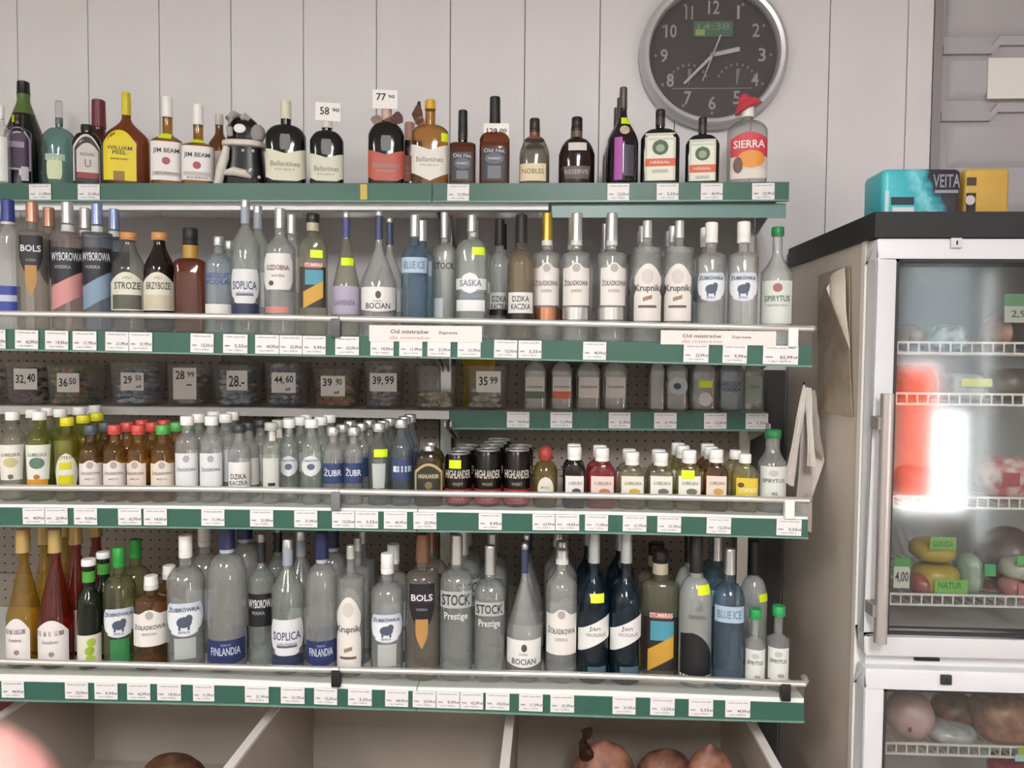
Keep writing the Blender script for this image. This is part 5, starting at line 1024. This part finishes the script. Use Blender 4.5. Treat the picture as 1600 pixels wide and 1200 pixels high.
blob('meat_pack', 1478, 522, 58, 30, .05, 'B9BEC0', 'pale wrapped meat pack with dark spots on the top wire shelf', 'meat', kind='loaf', noise=.5, col2='6A6464')
blob('ham', 1557, 515, 34, 44, .05, 'A97E6A', 'pale pink ham piece under the tilted green ticket', 'ham', col2='8A5E4E', parts=[('ticket_top', 1544, 1592, 458, 476, '5E8E62', []), ('ticket', 1546, 1594, 476, 500, 'B9BCB0', [('2,90', 1570, 488, 30, 12, '4A4A44')])])
blob('dark_ham', 1610, 504, 60, 66, .06, '5E463E', 'dark brown smoked ham at the far side of the top wire shelf', 'ham', col2='43302A')
blob('sausage_bag', 1428, 594, 60, 52, .06, '7E6862', 'clear bagged brown sausages on the second wire shelf', 'sausage', kind='loaf', noise=.5, col2='4E4244')
blob('cheese_pack', 1500, 602, 50, 36, .05, 'B7BDB4', 'pale cheese pack with yellow lid label on the second wire shelf', 'cheese', kind='block', parts=[('lid_label', 1482, 1526, 588, 600, 'CBCF5A', [])])
blob('smoked_loaf', 1580, 596, 90, 40, .06, '6A5F52', 'grey brown smoked loaf on the second wire shelf', 'meat', kind='loaf', col2='48403A')
blob('sausage_pack', 1575, 745, 88, 66, .05, 'B04A4A', 'red and white bag of sausages on the third wire shelf', 'sausage', kind='loaf', noise=.6, col2='D8C8C4', parts=[('paper_band', 1578, 1600, 728, 760, 'DCD2CE', []), ('red_label', 1546, 1570, 732, 752, '9C2E38', [])])
blob('bacon_slab', 1428, 752, 56, 50, .05, '5A4A48', 'dark bacon slab on the third wire shelf near the handle', 'meat', kind='loaf', col2='3A3032')
blob('cheese_loaf', 1457, 858, 62, 34, .05, 'B49A3C', 'upper yellow cheese loaf with green printed band', 'cheese', kind='loaf', noise=.15, parts=[('green_band', 1434, 1472, 830, 849, '6FA548', [('GOUDA', 1453, 840, 30, 9, '2E5A2A')])], Y=1.705)
blob('cheese_loaf', 1462, 893, 66, 30, .05, 'B09A3A', 'lower yellow cheese loaf with green printed foot band', 'cheese', kind='loaf', noise=.15, parts=[('green_band', 1442, 1490, 885, 905, '6FAE44', [('NATUR', 1464, 893, 34, 10, '2E6A2A')])], Y=1.705)
blob('pink_roast', 1436, 912, 28, 34, .03, 'A85A58', 'small pink cured roast beside the green 4,00 ticket', 'meat', col2='7E3A3E', Y=1.685)
tk = thing('price_ticket', 'green topped paper ticket reading 4,00 on the lowest upper wire shelf', 'ticket', unp(1408, 931, 1.648)); q = 1.648/F
pc = link('paper', MB().box(-12*q, 12*q, 0, .0012, 12*q, 48*q), mat('CFD2C4', .6), tk); link('green_top', MB().box(-12*q, 12*q, -.001, 0, 46*q, 60*q), mat('4E9A50', .6), tk)
l = MB(); text_flat(l, '4,00', 20*q, 18*q, (0, -.0008, 29*q), (1, 0, 0), (0, 0, 1)); link('lettering', l, INK, pc)
blob('greens_pack', 1512, 885, 36, 40, .04, '9DAE9A', 'pale pack with green round sticker beside the cheese loaves', 'food pack', kind='loaf', parts=[('green_sticker', 1520, 1536, 862, 880, '2F9A58', [])])
blob('dark_roast', 1575, 858, 84, 70, .07, '5E4844', 'large dark brown roast on the lowest upper wire shelf', 'meat', col2='46342F', Y=1.78)
blob('labelled_roll', 1592, 888, 52, 32, .04, 'BDBCAA', 'pale roll with green label beside the pink sliced ham', 'meat', kind='loaf', noise=.2, parts=[('green_label', 1570, 1606, 861, 875, '4FA65A', [])], Y=1.695)
blob('pink_ham', 1580, 918, 32, 34, .035, 'B9807C', 'pink ham piece with red cut face on the lowest upper wire shelf', 'ham', col2='A35A5C', parts=[('cut_face', 1574, 1590, 904, 932, 'B46A6A', [])], Y=1.69)
blob('pale_ham', 1536, 922, 52, 24, .05, '9C7468', 'flat brown ham slab behind the pink ham', 'ham', kind='loaf', col2='7A5850', Y=1.76)
blob('ham_sausage', 1421, 1124, 72, 88, .05, 'BB9A96', 'big round pale pink sausage end behind the lower fridge door', 'sausage', noise=.1, Y=1.702, parts=[('stem_hole', 1402, 1406, 1126, 1133, '4A3034', [])])
blob('smoked_meat', 1490, 1104, 66, 46, .05, '7A4C38', 'dark and orange smoked meat between sausage end and brown loaf', 'meat', noise=.7, col2='2E1F1E', Y=1.75)
blob('film_pack', 1484, 1146, 74, 36, .05, 'B0AEB0', 'crumpled clear film pack in front of the smoked meat', 'food pack', kind='loaf', noise=.35, Y=1.702, rough=.2)
blob('brown_loaf', 1565, 1118, 88, 74, .06, '9A7058', 'brown layered meat loaf with lime strip in the lower fridge', 'meat', kind='loaf', col2='6E4A3C', Y=1.70, parts=[('lime_strip', 1564, 1606, 1143, 1154, '9AA83E', []), ('blue_strip', 1560, 1606, 1154, 1164, 'A9C2C4', [])])
blob('red_pack', 1580, 1200, 60, 34, .05, 'A23440', 'red packed meat on the next wire shelf down', 'meat', kind='loaf', noise=.4, Y=1.70)
# packs on top of the fridge
YP = 1.63; q = YP/F
def pack(nm, x0, x1, y0, y1, col, lab, cat, dep, Y, rnd=.012):
    p = unp(x0, y1, Y); w = (unp(x1, y1, Y).x-p.x); h = unp(x0, y0, Y).z-ZT
    t = thing(nm, lab, cat, (p.x, Y, ZT+.0005)); me = bevel(MB().box(0, w, 0, dep, 0, h).mesh('pack_body'), rnd, 3); link('pack_body', me, mat(col, .4, noise=.12, scale=20) if isinstance(col, str) else col, t); return t, w, h
pk = bpy.data.materials.new('teal_black_print'); pk.use_nodes = True; nt = pk.node_tree; b = nt.nodes['Principled BSDF']; b.inputs['Roughness'].default_value = .35
L = nt.links.new; tc = nt.nodes.new('ShaderNodeTexCoord'); nz = nt.nodes.new('ShaderNodeTexNoise'); nz.inputs['Scale'].default_value = 45; sx = nt.nodes.new('ShaderNodeSeparateXYZ')
ma = nt.nodes.new('ShaderNodeMath'); ma.operation = 'MULTIPLY_ADD'; ma.inputs[1].default_value = .055; cr_ = nt.nodes.new('ShaderNodeValToRGB'); el = cr_.color_ramp.elements
m2 = nt.nodes.new('ShaderNodeMath'); m2.operation = 'MULTIPLY_ADD'; m2.inputs[1].default_value = -.35
L(tc.outputs['Object'], nz.inputs['Vector']); L(tc.outputs['Object'], sx.inputs[0]); L(sx.outputs['Z'], m2.inputs[0]); L(sx.outputs['X'], m2.inputs[2]) if False else None
ad2 = nt.nodes.new('ShaderNodeMath'); ad2.operation = 'MULTIPLY'; ad2.inputs[1].default_value = .45; L(sx.outputs['Z'], ad2.inputs[0])
ad3 = nt.nodes.new('ShaderNodeMath'); ad3.operation = 'ADD'; L(sx.outputs['X'], ad3.inputs[0]); L(ad2.outputs[0], ad3.inputs[1])
L(nz.outputs['Fac'], ma.inputs[0]); L(ad3.outputs[0], ma.inputs[2])
mr = nt.nodes.new('ShaderNodeMapRange'); mr.inputs[1].default_value = 0; mr.inputs[2].default_value = .22; L(ma.outputs[0], mr.inputs[0]); L(mr.outputs[0], cr_.inputs[0])
el[0].position = 0; el[0].color = (*lin('2FA5B2'), 1); el[1].position = 1; el[1].color = (*lin('2C2C36'), 1)
for ps_, cl in ((.3, '48B9C4'), (.5, '3AA9B6'), (.6, '7ACBD4'), (.68, '2E95A4'), (.74, '34343E')):
    e_ = el.new(ps_); e_.color = (*lin(cl), 1)
L(cr_.outputs[0], b.inputs['Base Color'])
t1, w1, h1 = pack('tissue_pack', 1378, 1502, 263, 329, pk, 'teal and black tissue pack on the black fridge top', 'pack', .10, YP)
m = MB(); text_flat(m, 'VEITA', w1*.34, h1*.26, (w1*.80, -.0016, h1*.74), (1, 0, 0), (0, 0, 1)); link('lettering', m, mat('8E9098', .5), t1)
link('print', MB().box(w1*.66, w1*.95, -.0014, -.0004, h1*.50, h1*.56), mat('8E9098', .5), t1)
link('print', MB().box(w1*.13, w1*.40, -.0014, -.0004, h1*.12, h1*.22), mat('D6DCE0', .5), t1)
link('print', MB().box(w1*.11, w1*.40, -.0014, -.0004, h1*.27, h1*.42), mat('26333C', .5), t1)
link('print', MB().box(w1*.03, w1*.08, -.0014, -.0004, h1*.06, h1*.55), mat('B9DDE2', .5), t1)
t2, w2, h2 = pack('yellow_box', 1506, 1577, 263, 329, 'C9A24C', 'plain mustard yellow box on the fridge top behind the teal pack', 'box', .12, YP+.02, .008)
link('print', MB().box(0.004, w2*.25, -.0014, -.0004, h2*.66, h2*.82), mat('4A3A2A', .5), t2); link('print', MB().box(0.004, w2*.25, -.0014, -.0004, h2*.02, h2*.52), mat('2C2426', .5), t2)
link('print', disc(.010, -.0024, -.0014, 14, w2*.12, h2*.38), mat('C9C0C4', .5), t2)
# ------------------------------------------------------------------ papers hanging on the fridge side
def xs(px, py, dx=.004): return unpX(px, py, XF-dx)
pt = thing('kraft_sheet', 'brown paper sheet with folded white corner taped to the fridge side', 'paper', xs(1300, 530))
o0 = xs(1300, 530)
def sheet(pts, n=6, t=.0012, bulge=.0):       # pts: 4 corners tl,tr,br,bl in world space
    tl, tr, br, bl = [Vector(p)-o0 for p in pts]; r = []
    g = MB(); 
    for i in range(n+1):
        v = i/n
        for j in range(n+1):
            uu = j/n; p = (tl*(1-uu)+tr*uu)*(1-v)+(bl*(1-uu)+br*uu)*v
            p = p+Vector((-bulge*math.sin(PI*v)*math.sin(PI*uu)-.0015*math.sin(7*v+4*uu), 0, 0)); g.v.append(tuple(p))
    N = len(g.v); g.v += [(x+t, y, z) for x, y, z in g.v]; k = n+1
    for i in range(n):
        for j in range(n):
            a = i*k+j; g.f.append((a, a+1, a+k+1, a+k)); g.f.append((N+a, N+a+k, N+a+k+1, N+a+1))
    bd = [(0*k+j, 0*k+j+1) for j in range(n)]+[(i*k+n, (i+1)*k+n) for i in range(n)]+[(n*k+j+1, n*k+j) for j in range(n-1, -1, -1)]+[((i+1)*k, i*k) for i in range(n-1, -1, -1)]
    for a, b in bd: g.f.append((a, N+a, N+b, b))
    return g
link('sheet', sheet([xs(1279, 430, .006), xs(1326, 415, .006), xs(1330, 652, .006), xs(1276, 640, .006)]), mat('B3A590', .75, noise=.2, scale=25), pt)
link('folded_corner', sheet([xs(1300, 428, .012), xs(1318, 418, .012), xs(1326, 545, .012), xs(1292, 450, .03)], bulge=.012), mat('DDD2C2', .65), pt)
o0 = unpX(1262, 600, XF-.03)
pb = thing('paper_bundle', 'bundle of folded white leaflets hanging between rack and fridge', 'papers', o0)
# leaflets hang from one clip and fan out towards the shop
YH = 1.80
def fan(px0, py0, px1, py1, px2, py2, px3, py3, Ya, Yb, mt, bul=.01, n=6):
    link('leaflet', sheet([unp(px0, py0, YH), unp(px1, py1, YH), unp(px2, py2, Yb), unp(px3, py3, Ya)], n, .0015, bul), mt, pb)
wp = mat('E2DCD4', .65, noise=.08, scale=30); gp = mat('B9B0AA', .7, noise=.1, scale=30)
fan(1255, 602, 1261, 600, 1233, 758, 1225, 752, 1.66, 1.68, wp, .004); fan(1258, 600, 1263, 600, 1238, 760, 1231, 758, 1.68, 1.70, wp, .004)
fan(1259, 600, 1266, 600, 1273, 730, 1262, 728, 1.70, 1.72, wp, .006)
fan(1262, 602, 1272, 610, 1286, 716, 1272, 700, 1.74, 1.78, gp, .006); fan(1258, 610, 1274, 618, 1266, 832, 1240, 820, 1.72, 1.74, gp, .004); fan(1264, 612, 1276, 640, 1286, 720, 1262, 800, 1.76, 1.80, wp, .004)
link('clip', MB().box(-.008, .012, -.004, .012, -.012, .006), mat('55524F', .5), pb, unp(1263, 601, YH)-o0)
# ------------------------------------------------------------------ bread bin below the rack
ZR = 1.5-.85; BW = mat('AEA498', .5, noise=.05, scale=6); BWH = mat('E6E2DE', .4)
dvx = [unp(72, 1093, 1.84).x, -.64, -.082, .475]; YFB = 1.25
bb = thing('bread_bin', 'pale open-topped bin with dividers on the floor below the drinks rack', 'bin', (0, YBK-.01, 0))
zfl = .36
def bb_(n, m, mt): m.v = [(x, y-(YBK-.01), z) for x, y, z in m.v]; return link(n, m, mt, bb)
bb_('back_board', MB().box(XL, XRR-.05, YBK-.052, YBK-.035, .0, ZR+.03), BW)
bb_('floor_board', MB().box(XL, XRR-.05, YFB, YBK-.053, zfl-.02, zfl), BW)
bb_('front_board', MB().box(XL, XRR-.05, YFB-.02, YFB, 0, ZR-.12), BWH)
for X in dvx:
    bb_('divider', MB().box(X-.008, X+.008, YFB, YBK-.053, zfl, ZR-.004), BW)
    bb_('divider_edge', MB().box(X-.010, X+.010, YFB, YBK-.054, ZR-.0036, ZR+.004), BWH)
def loaf(px, py, w, h, Y, lab, col, col2, nm='bread_loaf'):
    c = unp(px, py, Y); a = w/2/F*Y; H = max(.03, c.z+h/2/F*Y-zfl-.001)
    m = MB(); rings = []
    for i in range(11):
        ph = i/10; cs = max(.05, math.sqrt(max(0, 1-(ph)**3.4)))*(.86+.14*min(1, ph*8)); rings.append([(x*cs*(1+.05*math.sin(9*ph+30*y)), y*cs, ph*H) for x, y in sect(a, a*.72, 2.3, 22)])
    t = thing(nm, lab, 'bread', (c.x, Y, zfl+.0008), R_.uniform(-.3, .3), 'bread in the bin'); link('crust', m.rings(rings), mat(col, .6, noise=.4, scale=25, dark=col2, bump=.4), t)
    return t, a, H
loaf(270, 1198, 125, 40, 1.80, 'dark round loaf in the bin compartment below the navy-label vodka', '6A4630', '3A241A')
for px, py, w, h, Y, lab in ((944, 1180, 120, 50, 1.74, 'brown bagged loaf with twisted top in the bin, beside the divider'), (1040, 1190, 104, 42, 1.84, 'middle brown loaf of the three in the bin'), (1110, 1184, 100, 44, 1.68, 'reddish brown loaf nearest the end of the bin')):
    t, a, H = loaf(px, py, w, h, Y, lab, '9A6A54', '5E3A32')
    if px == 944: link('twisted_top', MB().tube([(-a*.5, -.02, H*.9), (-a*.62, -.03, H+.012), (-a*.55, -.03, H+.03), (-a*.40, -.02, H+.036)], [.018, .009, .013, .006], 8), glass('8A6A5A', .5, .2), t)
rb_ = unp(38, 1118, 1.82); t = thing('red_bag', 'dark red bag standing behind the first divider below the rack', 'bag', (dvx[0]-.125, 1.93, zfl+.001))
HB = .35; link('bag_body', MB().rings([[(x, y, z) for x, y in sect(a, b, 2.8, 20)] for z, a, b in ((0, .085, .06), (.01, .095, .07), (HB*.4, .10, .072), (HB*.75, .095, .06), (HB-.02, .085, .03), (HB, .07, .012))]), mat('8A1E2A', .45, noise=.3, scale=14), t)
link('grip_band', MB().box(-.06, .06, -.075, -.0735, HB*.3, HB*.5), mat('B9B4B8', .5), t)
# ------------------------------------------------------------------ photographer's hand, a fingertip reaching into the corner
hd = bpy.data.meshes.new('hand'); V, E_, RD = [], [], []
def cs(x, y, z): return CAM + rt*x + up*y + fw*z
def addv(p, r, parent=None):
    V.append(tuple(p)); RD.append(r); i = len(V)-1
    if parent is not None: E_.append((parent, i))
    return i
palm = addv(cs(-.118, -.125, .030), .024); wr = addv(cs(-.135, -.185, .000), .025, palm); fa = addv(cs(-.150, -.250, -.030), .029, wr); addv(cs(-.165, -.33, -.06), .034, fa)
TIP = cs(-.0475, -.0356, .075)
def finger(base, pts, radii):
    i = addv(base, radii[0], palm)
    for p, r in zip(pts, radii[1:]): i = addv(p, r, i)
finger(cs(-.092, -.098, .052), [cs(-.082, -.078, .066), cs(-.067, -.057, .072), TIP], (.011, .0105, .0105, .0100))
finger(cs(-.112, -.092, .050), [cs(-.110, -.066, .062), cs(-.106, -.062, .088), cs(-.104, -.082, .097)], (.011, .0098, .009, .0075))
finger(cs(-.133, -.096, .046), [cs(-.136, -.072, .058), cs(-.133, -.070, .082), cs(-.129, -.089, .091)], (.0105, .0095, .0085, .0073))
finger(cs(-.151, -.106, .040), [cs(-.158, -.088, .051), cs(-.155, -.086, .071), cs(-.149, -.101, .080)], (.0095, .0085, .0076, .0064))
finger(cs(-.098, -.150, .020), [cs(-.080, -.140, .034), cs(-.070, -.122, .048), cs(-.068, -.105, .058)], (.014, .0118, .0105, .0085))
hd.from_pydata(V, E_, []); ho = bpy.data.objects.new('skin', hd); COL.objects.link(ho)
ho.modifiers.new('skin', 'SKIN')
for i, r in enumerate(RD):
    sv = hd.skin_vertices[0].data[i]; sv.radius = (r, r); sv.use_root = (i == 0)
sm = ho.modifiers.new('sub', 'SUBSURF'); sm.levels = 2; sm.render_levels = 2
hd.materials.append(None)
sk = mat('DC9C96', .5, noise=.08, scale=40); sk2 = sk.copy(); sk2.name = 'skin'; bs = sk2.node_tree.nodes['Principled BSDF']; bs.inputs['Subsurface Weight'].default_value = .25; bs.inputs['Subsurface Radius'].default_value = (.01, .004, .003); hd.materials[0] = sk2
pr_ = bpy.data.objects.new('person', None); COL.objects.link(pr_); tag(pr_, "photographer's hand with one blurred pink fingertip reaching into the picture corner", 'person'); ho.parent = pr_
